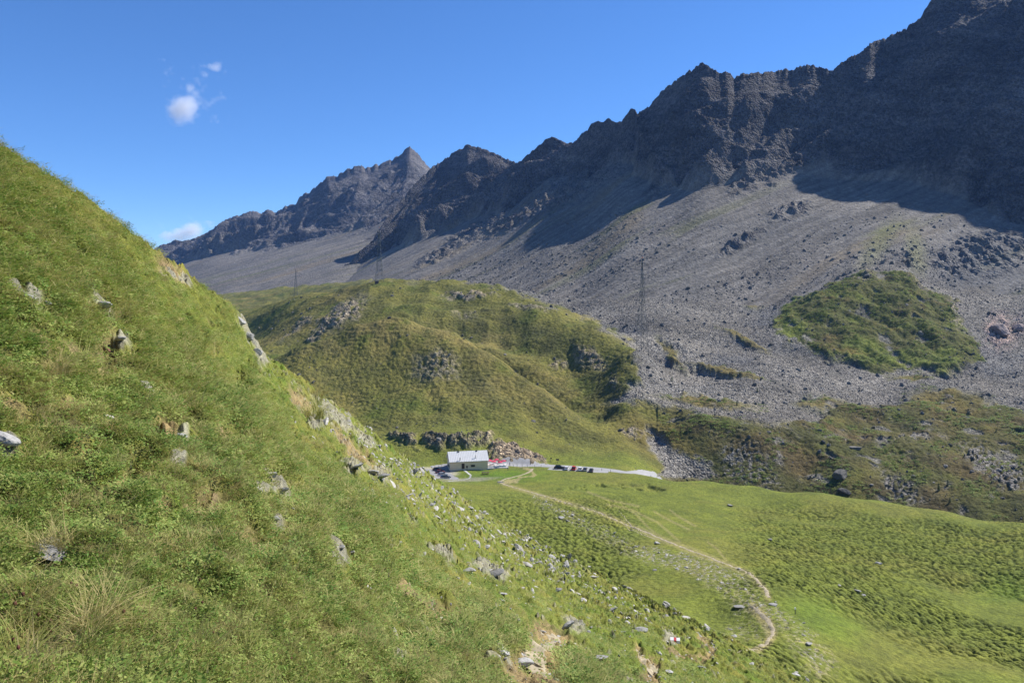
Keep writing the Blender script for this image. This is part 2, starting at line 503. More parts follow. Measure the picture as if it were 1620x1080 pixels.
# pale stony streak below the crest
strk = linemask(wx, wy, [(430, 580), (520, 660), (600, 722), (700, 790), (780, 842), (900, 900)], 14, 22, .9) * sstep(.05, .35, fbm(X * .5, Yw * .5, 3, 77) + .12 * pn(PX0 / 6, PY0 / 6, 71))
rk = np.maximum(rk, .7 * strk * sstep(.0, .3, pn(PX0 / 5, PY0 / 4, 72)))
rk = np.maximum(rk, .9 * sstep(.42, .55, fbm(X * 1.1, Yw * 1.1, 3, 55)) * sstep(650, 800, PY0) * sstep(300, 600, PX0))
soil = np.zeros_like(rk)
for cx, cy, rx, ry, ro in [(130, 750, 12, 22, -20), (205, 752, 14, 16, 0), (150, 775, 24, 6, 0), (395, 865, 16, 24, -35), (165, 555, 12, 22, 0), (330, 800, 12, 16, 0), (100, 640, 14, 6, 10), (450, 900, 14, 6, 30), (355, 690, 12, 6, 20), (210, 600, 10, 5, 30), (60, 560, 20, 4, 25), (560, 930, 16, 6, 35), (500, 1000, 14, 5, 30), (240, 700, 10, 5, 0),
                           (310, 955, 14, 6, 20), (260, 672, 16, 10, 20), (40, 860, 34, 7, 8), (100, 540, 30, 4, 20), (250, 800, 14, 6, 20), (270, 425, 20, 7, 45), (305, 800, 10, 10, 0),
                           (560, 710, 30, 5, 45), (480, 640, 20, 7, 45), (690, 960, 30, 12, 30), (640, 930, 20, 10, 30), (700, 975, 14, 8, 30), (885, 1010, 14, 6, 20)]:
    soil = np.maximum(soil, ell(wx, wy, cx, cy, rx * 1.5, ry * 1.5, ro, .4))
soil = np.maximum(soil, .85 * linemask(wx, wy, TRAIL_D, 14, 30, .5))
soil = np.maximum(soil, .9 * linemask(wx, wy, TRAIL_E, 5, 9, .5))
soil = np.maximum(soil, .8 * linemask(wx, wy, [(985, 1074), (1040, 1072)], 4, 4, .5))
soil = np.maximum(soil, .8 * linemask(wx, wy, [(1060, 1030), (1085, 1035), (1108, 1050), (1130, 1028), (1110, 1010)], 4, 4, .8))
soil = np.maximum(soil, .7 * linemask(wx, wy, [(800, 985), (830, 1005), (852, 1020)], 5, 7, .6))
soil = np.maximum(soil, .75 * sstep(.46, .6, fbm(X * .7 + 40, Yw * .7, 3, 58)))
holl = np.zeros_like(rk)
for cx, cy, rx, ry, ro in [(252, 845, 20, 24, 20), (66, 694, 14, 8, 20), (165, 545, 12, 16, 0), (90, 540, 26, 5, 20), (240, 670, 16, 10, 20), (120, 735, 16, 8, 20), (210, 735, 10, 8, 0), (285, 660, 16, 6, 20), (395, 848, 16, 8, 30), (330, 786, 10, 8, 0), (440, 905, 12, 8, 30), (100, 390, 30, 4, 30), (185, 430, 20, 4, 40), (60, 610, 20, 5, 20), (360, 700, 18, 6, 35), (690, 950, 20, 6, 30), (560, 890, 16, 6, 35), (150, 600, 20, 5, 20), (480, 760, 20, 4, 40)]:
    holl = np.maximum(holl, ell(wx, wy, cx, cy, rx, ry, ro, .4))
Zn -= holl * .030 * np.clip(dist, 3, 40)
soil = np.maximum(soil, holl * .7 * sstep(-.2, .3, pn(X * 3, Yw * 3, 66)))
Zn += rk * (.0035 + .003 * ridged(X * 2.2, Yw * 2.2, 3, 61)) * np.clip(dist, 2, 60) - soil * .10 * np.clip(dist / 10, .6, 3)
Zn[:3] = sh.Z[:3]
sh.Z = Zn; sh.finish(); SHEETS.append(sh)
dry = sstep(-.1, .45, fbm(X * .16, Yw * .16, 3, 91) + .5 * pn(X * .9, Z * 1.5, 92) * .6) * .8
dry = np.maximum(dry, .75 * sstep(100, -60, PY0 - crest[None]) * sstep(450, 250, PX0))
lush = sstep(.0, .5, fbm(X * .3 + 7, Yw * .3, 3, 93)) * (1 - sstep(400, 250, PY0))
col = np.zeros(Zn.shape + (3,), np.float32); col[:] = (.142, .164, .042)
col = mixc(col, (.205, .185, .060), dry * .8)
col = mixc(col, (.085, .140, .026), lush * .7)
col = mixc(col, (.25, .19, .12), np.clip(soil * 1.15, 0, 1))
rockcol = np.stack([.25 + .10 * pn(X * 2, Yw * 2, 95), .24 + .10 * pn(X * 2, Yw * 2, 95), .22 + .09 * pn(X * 2, Yw * 2, 95)], -1)
col = col + (rockcol - col) * rk[..., None]
thatch_shade = (1 - sstep(-.3, .12, fbm(X * 1.3, Yw * 1.3, 3, 631))) * sstep(30, 12, dist)  # thatch brown that also paints the shade between grass clumps near the camera
col = mixc(col, (.085, .072, .036), thatch_shade * .75 * (1 - np.clip(soil + rk, 0, 1)))
strk_h = strk; HS = sh; HS_DRY, HS_SOIL, HS_ROCK, HS_LUSH = dry, np.clip(soil, 0, 1), rk, lush
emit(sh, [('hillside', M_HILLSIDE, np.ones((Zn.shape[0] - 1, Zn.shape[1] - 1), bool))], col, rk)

# ---- 2. valley: meadow, knolls, boulder field, moraine
mid = [  # (column, row, distance)
    # meadow
    (1620, 1080, 105), (1400, 1080, 98), (1300, 1085, 88), (1200, 1040, 88), (1175, 1005, 100), (1150, 985, 112), (1120, 960, 125), (1235, 975, 112), (1215, 935, 128),
    (1000, 935, 140), (1100, 985, 104), (900, 885, 172), (1620, 950, 165), (1400, 950, 148), (1400, 850, 215), (1620, 832, 252), (1500, 812, 262), (1400, 797, 274),
    (1300, 783, 290), (1200, 770, 303), (1120, 761, 312), (1035, 754, 320), (1180, 905, 148), (1050, 850, 195), (900, 796, 252), (960, 775, 285), (1000, 765, 303),
    (800, 835, 206), (720, 775, 262), (795, 762, 302), (650, 745, 320), (500, 740, 330), (2000, 1080, 130), (2000, 830, 240), (2400, 900, 200), (1300, 870, 195), (1500, 1000, 135),
    (1800, 1300, 85), (1400, 1300, 66), (1100, 1300, 56), (800, 1150, 90), (600, 900, 170), (400, 800, 240),
    (1120, 800, 255), (1120, 775, 290), (1300, 820, 245), (1200, 840, 215), (1100, 830, 225), (1050, 790, 265), (1450, 830, 235), (1550, 850, 222), (1200, 790, 278),
    # flat of the inn and the road
    (700, 748, 324), (740, 744, 328), (790, 739, 333), (850, 736, 338), (900, 738, 336), (960, 743, 330), (1000, 749, 323), (640, 741, 333), (720, 757, 312),
    (700, 738, 337), (760, 734, 341), (820, 733, 343),
    # back of the brow: gully
    (1080, 800, 340), (1150, 800, 340), (1200, 820, 335), (1300, 835, 325), (1400, 850, 320), (1500, 870, 305), (1620, 890, 300), (2000, 900, 290),
    # gully right of the knolls, moraine foot
    (1055, 745, 372), (1040, 702, 405), (1030, 664, 430), (1110, 748, 376), (1180, 740, 372), (1100, 690, 398), (1100, 645, 440), (1200, 690, 392), (1200, 650, 432), (1200, 600, 500), (1200, 545, 590), (1200, 495, 680),
    (1350, 765, 352), (1350, 705, 395), (1350, 655, 450), (1350, 610, 520), (1500, 790, 338), (1500, 720, 382), (1500, 655, 440), (1480, 610, 520), (1620, 810, 318), (1620, 710, 390), (1620, 640, 465), (1620, 580, 560),
    (2000, 800, 310), (2000, 650, 430), (2400, 700, 380), (1060, 600, 500), (1050, 540, 580), (1030, 570, 548), (1050, 470, 720), (1000, 500, 650),
    # green mound
    (1250, 510, 625), (1300, 470, 665), (1370, 434, 700), (1430, 442, 690), (1500, 474, 660), (1545, 530, 610), (1400, 590, 548), (1300, 560, 575), (1400, 510, 620), (1480, 545, 585), (1590, 530, 620), (1620, 500, 650),
    (1370, 436, 745), (1500, 455, 730), (1620, 452, 720), (1250, 470, 720),
    # scree foot
    (1050, 430, 800), (1200, 440, 780), (940, 470, 760), (860, 462, 820), (780, 446, 930), (2000, 450, 660), (2400, 450, 600),
    # bank behind the inn
    (740, 700, 352), (740, 687, 368), (680, 692, 362), (620, 690, 372), (820, 712, 356), (860, 726, 352), (790, 697, 366), (650, 722, 345), (560, 690, 380),
    # near knoll
    (950, 715, 372), (1000, 725, 360), (640, 662, 400), (740, 662, 398), (850, 692, 378), (640, 605, 440), (740, 600, 438), (840, 645, 415), (920, 680, 395), (540, 610, 440),
    (470, 566, 490), (560, 540, 498), (640, 529, 500), (720, 545, 490), (760, 566, 478), (800, 588, 466), (870, 632, 440), (950, 672, 412), (1010, 712, 388),
    (470, 586, 530), (560, 560, 535), (640, 549, 535), (720, 565, 525), (800, 606, 500), (870, 642, 472), (950, 678, 438),
    # far knoll
    (640, 508, 590), (740, 515, 580), (840, 560, 540), (920, 602, 510), (985, 638, 448), (550, 512, 600), (460, 530, 620), (640, 478, 640), (740, 480, 630), (700, 462, 665), (820, 510, 590), (900, 545, 550), (960, 580, 510), (1000, 620, 455), (540, 485, 650),
    (600, 449, 715), (680, 445, 705), (740, 446, 695), (800, 458, 665), (860, 478, 620), (940, 515, 560), (995, 552, 505), (1012, 592, 480), (500, 466, 740), (430, 492, 720), (400, 500, 760),
    (600, 466, 800), (700, 464, 790), (800, 474, 740), (880, 496, 690), (960, 532, 620), (1025, 566, 545), (400, 530, 700), (430, 565, 560), (350, 500, 820),
    # far pass plateau
    (468, 474, 1180), (520, 456, 1200), (420, 465, 1300), (360, 463, 1500), (480, 449, 1420), (560, 444, 1300), (650, 440, 1120), (300, 470, 1500), (200, 470, 1400), (350, 500, 950), (200, 520, 900), (300, 560, 600), (0, 500, 1200), (-200, 600, 700), (100, 650, 500)]
dom = lambda a, d: (np.asarray(a, float) / 260.0, np.log(np.asarray(d, float)) * 3.0)
mp = np.array([to_world(*p) for p in mid])
A_, B_ = dom([p[0] for p in mid], [p[2] for p in mid])
evm = tps_fit(np.stack([A_, B_], 1), mp[:, 2], 2e-3)
px = xcols(-100, 2400, 1.7)
rows = np.concatenate([np.geomspace(52, 88, int(40 * RES), endpoint=False), np.geomspace(88, 345, int(760 * RES), endpoint=False),
                       np.geomspace(345, 900, int(620 * RES), endpoint=False), np.geomspace(900, 1650, int(150 * RES))])
Y = np.broadcast_to(rows[:, None], (len(rows), len(px))).copy()
sa, sb = dom(np.broadcast_to(px[::6][None], Y[::6][:, ::6].shape), Y[::6][:, ::6])
Z = upsample(evm(sa, sb), len(rows), len(px))
Z = Z - 40 * sstep(760, 600, px)[None] * sstep(250, 120, Y)
sh = Sheet(px, Y, Z); sh.finish(); X = sh.X
PX0, PY0 = sh.PX.copy(), sh.PY.copy()
n1 = pn(PX0 / 22, PY0 / 12, 101); n2 = pn(PX0 / 7, PY0 / 5, 102)
wx = PX0 + 9 * n1 + 4 * n2; wy = PY0 + 5 * pn(PX0 / 22, PY0 / 12, 103) + 2.5 * pn(PX0 / 7, PY0 / 5, 104)
Dm = np.interp(px, [1035, 1100, 1200, 1300, 1400, 1500, 1620, 2000], [345, 338, 332, 322, 308, 296, 284, 272])[None]
isM = Y < Dm
# rock field
ROCKF = [(600, 444), (700, 441), (790, 452), (880, 487), (950, 512), (1003, 550), (1012, 605), (955, 636), (1040, 648), (1120, 658), (1200, 676), (1290, 668), (1340, 640),
         (1420, 642), (1500, 622), (1620, 652), (2500, 652), (2500, -900), (200, -900), (200, 466), (350, 462), (450, 447), (540, 442)]
rf = polymask(wx, wy, ROCKF, 12) * (Y > 400)
rf = sstep(.2, .8, rf + .5 * (rf > 0) * (rf < 1) * fbm(X * .06, Y * .06, 4, 106))
MOUND = [(1222, 505), (1245, 482), (1290, 466), (1335, 436), (1368, 430), (1400, 436), (1425, 432), (1470, 462), (1512, 478), (1525, 520), (1550, 545), (1550, 575), (1500, 590),
         (1440, 582), (1385, 592), (1340, 572), (1290, 556), (1240, 540)]
mound = polymask(wx, wy, MOUND, 14) * (Y > 500) * (Y < 735)
mound = sstep(.25, .7, mound + .45 * (mound > 0) * (mound < 1) * fbm(X * .07, Y * .07, 4, 108)) * (1 - .8 * sstep(.28, .45, fbm(X * .05 + 9, Y * .05, 4, 109)))
rf = rf * (1 - mound)
veg = np.zeros_like(rf)   # small vegetated patches in the boulders
for cx, cy, rx, ry, ro in [(1120, 635, 70, 7, 6), (1300, 640, 40, 8, 5), (1040, 700, 60, 26, 20), (1180, 540, 40, 4, 25), (1150, 590, 60, 5, 12), (1500, 640, 60, 18, 8), (1440, 600, 30, 6, 0),
                           (1060, 560, 30, 6, 50), (1340, 560, 40, 4, 10), (1080, 440, 25, 6, -10), (1260, 420, 25, 5, -10), (1400, 400, 20, 10, -50), (1200, 470, 20, 10, -40)]:
    veg = np.maximum(veg, ell(wx, wy, cx, cy, rx, ry, ro, .5))
rf = rf * (1 - .85 * veg)
# boulder strips below the field
low = np.zeros_like(rf)
low = np.maximum(low, polymask(wx, wy, [(1028, 680), (1050, 700), (1075, 715), (1110, 730), (1140, 752), (1040, 758), (1048, 735), (1026, 705)], 4) * (~isM))
low = np.maximum(low, .9 * polymask(wx, wy, [(1150, 700), (1200, 705), (1220, 735), (1240, 770), (1160, 765), (1140, 730)], 10) * (~isM) * sstep(-.2, .3, n2))
low = np.maximum(low, polymask(wx, wy, [(1390, 745), (1440, 760), (1460, 800), (1420, 798), (1400, 775)], 8) * (Y > 335) * sstep(-.3, .2, n2))
low = np.maximum(low, polymask(wx, wy, [(1520, 700), (1580, 715), (1620, 730), (1620, 790), (1570, 760), (1530, 725)], 8) * (Y > 335) * sstep(-.3, .2, n2))
low = np.maximum(low, polymask(wx, wy, [(1300, 685), (1400, 690), (1480, 680), (1500, 690), (1400, 705), (1300, 700)], 8) * (~isM) * sstep(-.1, .4, n1 + n2 * .5))
low = np.maximum(low, (~isM) * (PX0 > 1040) * (1 - mound) * (1 - rf) * .8 * sstep(.16, .42, fbm(X * .07, Y * .07, 4, 131)))
rf_all = np.maximum(rf, low)
# outcrops on the knolls
oc = np.zeros_like(rf)
for cx, cy, rx, ry, ro, s_ in [(540, 500, 46, 14, -35, 1), (555, 490, 20, 16, -20, 1), (505, 530, 40, 8, -40, .9), (470, 520, 30, 6, -40, .8), (745, 468, 40, 5, -3, 1), (935, 568, 26, 13, 20, .9), (885, 578, 12, 8, 0, .8),
                               (973, 606, 8, 9, 0, .7), (840, 488, 30, 5, 10, .8), (735, 497, 20, 5, 0, .5), (1000, 690, 22, 5, 10, .9),
                               (690, 588, 36, 20, 0, .7), (1370, 440, 14, 7, 0, 1), (1450, 446, 26, 5, 35, .8), (1515, 500, 8, 24, -8, 1), (1583, 525, 26, 30, 0, 1), (1612, 520, 8, 26, 0, 1), (1370, 752, 0.1, .1, 0, 0)]:
    if s_: oc = np.maximum(oc, s_ * ell(wx, wy, cx, cy, rx, ry, ro, .4) * sstep(-.5, .1, n2))
oc *= (~isM)
bank = np.zeros_like(rf)
BANK = [(612, 690), (640, 684), (690, 692), (738, 688), (770, 690), (800, 702), (850, 722), (868, 730), (835, 736), (790, 733), (772, 730), (765, 708), (700, 708), (650, 706), (625, 700)]
bank = polymask(wx, wy, BANK, 3) * (Y > 335) * (Y < 385)
bank *= np.maximum(sstep(-.25, .15, fbm(PX0 / 16, PY0 / 7, 3, 107)), sstep(765, 800, PX0))
cl = np.maximum(oc, bank)
# relief
hmk_r = sstep(1120, 1260, PX0) * sstep(790, 835, PY0 + (1400 - PX0) * .05) * sstep(-.25, .15, fbm(X * .022, Y * .022, 2, 141) + .15)
hmk_l = sstep(740, 800, PX0) * (1 - sstep(960, 1040, PX0)) * sstep(775, 800, PY0) * (1 - sstep(905, 930, PY0)) * .7
hm = np.clip(np.maximum(hmk_r, hmk_l) + .12, 0, 1) * isM
c1, _ = cell((X * .85 + Y * .12 + .25 * pn(X * .5, Y * .5, 151)), (Y * .62 - X * .08 + .25 * pn(X * .5, Y * .5, 152)), 5)
Zn = sh.Z.copy()
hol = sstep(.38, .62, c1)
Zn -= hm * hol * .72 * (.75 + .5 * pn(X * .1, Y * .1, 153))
Zn += hm * .22 * (1 - sstep(0, .5, c1))
Zn += isM * (.5 * fbm(X * .05, Y * .05, 3, 161) * sstep(90, 130, Y) + .12 * fbm(X * .7, Y * .7, 3, 162))
# pit beside the trail
pit = ell(PX0, PY0, 1150, 985, 60, 28, 15, .5) * isM * (Y < 150)
Zn -= pit * 1.2
hillm = ~isM
Dk = np.interp(px, [430, 560, 640, 720, 760, 800, 870, 950, 1010, 1040], [490, 498, 500, 490, 478, 466, 440, 412, 388, 378])[None]
Ak = np.interp(px, [440, 520, 600, 740, 840, 940], [3, 9, 12, 9, 4, 0])[None]
uk = Y - Dk
fold = Ak * (np.exp(-((uk + 12) / 26) ** 2) - 1.0 * np.exp(-((uk - 34) / 24) ** 2))
Df = np.interp(px, [600, 760, 860, 960, 1000, 1030], [560, 550, 520, 480, 455, 440])[None]
Af = np.interp(px, [620, 720, 850, 925], [0, 7, 4, 0])[None]
fold = fold + Af * (np.exp(-((Y - Df + 8) / 16) ** 2) - np.exp(-((Y - Df - 22) / 18) ** 2))
flat = sstep(0, 1, ell(PX0, PY0, 800, 742, 260, 10, 1, .3)) * (np.abs(Y - 335) < 22)
far = sstep(0, 75, Y - Dm)
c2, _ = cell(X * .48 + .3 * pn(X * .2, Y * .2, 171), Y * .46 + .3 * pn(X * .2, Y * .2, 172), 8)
turf = hillm * (1 - rf_all) * far
Zn += fold * hillm * far
Zn += turf * ((.1 - sstep(.35, .65, c2)) * .5 * sstep(1400, 500, Y) + (5.2 * fbm(X * .020, Y * .020, 3, 173) + 2.2 * ridged(X * .028 + 5, Y * .02, 2, 177) * sstep(300, 600, PX0)) + .7 * fbm(X * .1, Y * .1, 3, 174))
# terracettes: small steps along the contour
Zn += turf * .16 * np.sin(Zn * 2.6 + 5 * pn(X * .03, Y * .03, 175)) * sstep(.0, .5, pn(X * .02, Y * .02, 176))
bl, bv = cell(X * .42, Y * .42, 9); bl2, bv2 = cell(X * .16, Y * .16, 10); bl3, _ = cell(X * .9, Y * .9, 14)
Zn += hillm * rf_all * ((.6 - bl) * 1.1 * bv + (.5 - bl2) * 1.6 * (bv2 ** 2) + (.5 - bl3) * .5 + 2.2 * fbm(X * .03, Y * .03, 3, 181))
Zn += rf * hillm * 2.6 * np.sin(Y * .085 + X * .03 + 2.2 * pn(X * .012, Y * .012, 185)) * (1 - sstep(560, 680, Y)) * .8
Zn += cl * (1.9 * ridged(X * .05 + Y * .03, Y * .10, 4, 191) + .9 * ridged(X * .35, Y * .5, 3, 192))
Zn += (.6 * mound + (~isM) * (PX0 > 1040) * (1 - rf) * .5) * (3.0 * ridged(X * .03, Y * .03, 3, 195) + 1.2 * fbm(X * .15, Y * .15, 3, 196)) * sstep(380, 430, Y)
# bank of the inn: a real step in the ground
Zn += bank * 1.5
roadpx = [(640, 742), (700, 740), (772, 737), (800, 734.5), (850, 734), (900, 736), (950, 740), (990, 745), (1035, 753), (1060, 758)]
Zn = Zn * (1 - flat) + sh.Z * flat
gD_all = np.interp(px, [60, 300, 350, 450, 560, 650, 760, 860, 950, 1050, 1200, 1300, 1400, 1500, 1620, 1900, 2800],
                   [1500, 1500, 1430, 1380, 1250, 1060, 900, 790, 730, 700, 690, 705, 720, 700, 680, 640, 560])[None]
Zn -= np.maximum(Y - gD_all - 12, 0) * .35
sh.Z = Zn; sh.finish(); SHEETS.append(sh); MD = sh
# colours
col = np.zeros(Zn.shape + (3,), np.float32); col[:] = (.124, .148, .037)
d1 = fbm(X * .03, Y * .03, 3, 201); d2 = fbm(X * .15, Y * .15, 3, 202)
col = mixc(col, (.165, .155, .050), sstep(-.15, .45, d1 + .4 * d2) * .45)
hc = mixc(np.broadcast_to(np.array((.128, .130, .042), np.float32), col.shape), (.165, .140, .062), sstep(-.05, .55, fbm(X * .010, Y * .010, 3, 203) + .2 * d2) * .8)
hc = mixc(hc, (.080, .105, .026), sstep(.0, .5, -d1))
col = col + (hc - col) * (sstep(0, 55, Y - Dm) * sstep(344, 346, Y) + (PX0 > 1045) * (~isM) * sstep(0, 8, Y - Dm)).clip(0, 1)[..., None]
# the hummocks' tops dry out, the hollows keep darker grass
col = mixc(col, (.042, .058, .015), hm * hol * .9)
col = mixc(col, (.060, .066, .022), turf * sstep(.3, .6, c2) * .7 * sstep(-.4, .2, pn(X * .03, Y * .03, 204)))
stre = fbm(X * .16, Y * 1.1 + Zn * .8, 3, 207)
col = mixc(col, (.050, .055, .022), turf * sstep(.02, .4, stre) * .45)
col = mixc(col, (.22, .19, .085), turf * sstep(-.1, -.45, stre) * .35)
topd = np.clip(fold / 9, 0, 1) * turf
col = mixc(col, (.185, .155, .070), topd * .8 * sstep(-.5, .2, fbm(X * .08, Y * .08, 3, 208)))
hp = np.zeros_like(rf)
for cx, cy, rx, ry, ro in [(700, 585, 60, 22, 10), (790, 615, 60, 20, 20), (860, 660, 50, 16, 20), (760, 500, 60, 14, 5), (870, 540, 50, 18, 25), (960, 600, 30, 20, 20), (560, 520, 50, 20, -30), (940, 690, 50, 8, 20), (840, 700, 60, 8, 10), (1000, 590, 16, 40, -20)]:
    hp = np.maximum(hp, ell(wx, wy, cx, cy, rx, ry, ro, .6))
col = mixc(col, (.072, .074, .030), hp * (~isM) * sstep(-.3, .3, fbm(X * .06, Y * .06, 3, 206)) * .75)
# right hand moraine: heath, brown and dark olive
mor = (~isM) * sstep(1030, 1080, PX0) * (1 - rf)
mc_ = mixc(np.broadcast_to(np.array((.064, .066, .030), np.float32), col.shape), (.080, .062, .038), sstep(-.1, .4, fbm(X * .03, Y * .03, 4, 211)))
mc_ = mixc(mc_, (.105, .092, .040), sstep(.05, .4, fbm(X * .05 + 31, Y * .05, 3, 212)) * .6 * sstep(400, 460, Y))
mc_ = mixc(mc_, (.100, .115, .034), sstep(.1, .5, fbm(X * .035 + 11, Y * .035, 3, 213)) * .6)
col = col + (mc_ - col) * (mor * .9)[..., None]
mg = mixc(np.broadcast_to(np.array((.082, .086, .034), np.float32), col.shape), (.115, .140, .036), sstep(.05, .5, fbm(X * .03 + 5, Y * .03, 3, 221) + .5 * sstep(520, 590, PY0) + .35 * sstep(1330, 1240, PX0)))
mg = mixc(mg, (.100, .070, .035), sstep(.1, .5, fbm(X * .05 + 65, Y * .05, 3, 222)) * .6)
col = col + (mg - col) * mound[..., None]
col = mixc(col, (.120, .100, .040), veg * (~isM) * .9)
# boulders
rb = .118 + .055 * bv + .05 * pn(X * .02, Y * .02, 231)
rc = np.stack([rb * 1.06, rb * .99, rb * .88], -1).astype(np.float32)
rc = mixc(rc, (.15, .15, .15), sstep(.1, .5, fbm(X * .015, Y * .015, 3, 232)) * .6)
col = col + (rc - col) * (rf_all)[..., None]
cc = .19 + .11 * pn(X * .3, Y * .3, 241) + .05 * pn(X * 1.1, Y * 1.1, 242)
pinkc = np.stack([cc * 1.12, cc * .98, cc * .92], -1).astype(np.float32)
col = col + (pinkc - col) * (cl * .9)[..., None]
col = mixc(col, (.30, .23, .20), ell(wx, wy, 1583, 525, 28, 32, 0, .3) * oc)
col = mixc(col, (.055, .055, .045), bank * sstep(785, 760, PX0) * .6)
col = mixc(col, (.23, .18, .15), bank * sstep(770, 800, PX0) * .8)
# trodden and stony ground on the meadow
tr = np.zeros_like(rf)
for ln in CATTLE: tr = np.maximum(tr, .35 * linemask(PX0, PY0, ln, .8, 1.0, 1.2))
tr = np.maximum(tr, .35 * linemask(PX0, PY0, TRAIL_A, 2.0, 4.5, .8)); tr = np.maximum(tr, .6 * linemask(PX0, PY0, TRAIL_B, 5, 6, .8))
tr = np.maximum(tr, .75 * linemask(wx, wy, [(838, 742), (842, 748), (825, 756), (800, 764)], 2, 2, .8))
col = mixc(col, (.30, .25, .16), tr * isM)
st = np.zeros_like(rf)
for ln, a, b, s_ in [([(850, 790), (890, 812), (940, 838), (985, 860), (1030, 880)], 5, 9, .55), ([(1000, 868), (1040, 880), (1080, 888), (1120, 905), (1160, 925), (1180, 945)], 7, 16, .9),
                     ([(1185, 950), (1205, 962), (1225, 968), (1245, 985), (1265, 1005), (1285, 1030), (1300, 1050)], 5, 16, .85), ([(1150, 990), (1180, 985), (1200, 990)], 6, 12, .5)]:
    st = np.maximum(st, s_ * linemask(wx, wy, ln, a, b, .9))
st = .6 * st * sstep(-.15, .45, pn(X * 1.2, Y * 1.2, 251) + .4 * n2) * isM
col = mixc(col, (.30, .26, .20), st)
dk = np.maximum(linemask(PX0, wy, [(925, 768), (950, 764), (985, 768), (1020, 770), (1050, 772)], 1.6, 2.0, 1.5), .8 * linemask(PX0, wy, [(880, 775), (905, 772), (925, 775)], 1.2, 1.2, 1.5)) * isM * sstep(-.2, .3, fbm(X * .25, Y * .12, 3, 261))
Zn2 = sh.Z - dk * 1.1; sh.Z = Zn2; sh.finish()
grn = np.clip(ell(wx, wy, 800, 752, 60, 9, 0, .5) + ell(wx, wy, 1600, 930, 60, 20, 0, .5) * .6 + ell(wx, wy, 1300, 980, 60, 30, 20, .5) * .6, 0, 1) * isM * (1 - tr)
col = mixc(col, (.075, .145, .020), grn * .7)
# gravel yard left of the inn
gy = ell(PX0, PY0, 690, 746, 34, 7, 4, .2) * (np.abs(Y - 330) < 20)
col = mixc(col, (.30, .29, .28), gy)
col = mixc(col, (.24, .23, .21), ell(PX0, PY0, 740, 758, 46, 3, -3, .4) * isM * .7)
MD_M = isM; MD_RF, MD_OC, MD_MO, MD_ST = rf_all, cl, mound, st
rock_attr = np.clip(rf_all + cl + st * .8, 0, 1)
fm = lambda a: a[:-1, :-1]
inn_rows = fm(isM)
scr = (fm(rf_all) > .5) & ~inn_rows
mo = (fm(mound) > .5) & ~scr & ~inn_rows
morn = (fm(PX0) > 1040) & ~scr & ~mo & ~inn_rows
knoll = ~(inn_rows | scr | mo | morn)
emit(sh, [('meadow', M_MEADOW, inn_rows), ('boulder_field', M_SCREE, scr), ('grassy_mound', M_HILL, mo), ('moraine', M_HILL, morn), ('hills', M_HILL, knoll)], col, rock_attr)

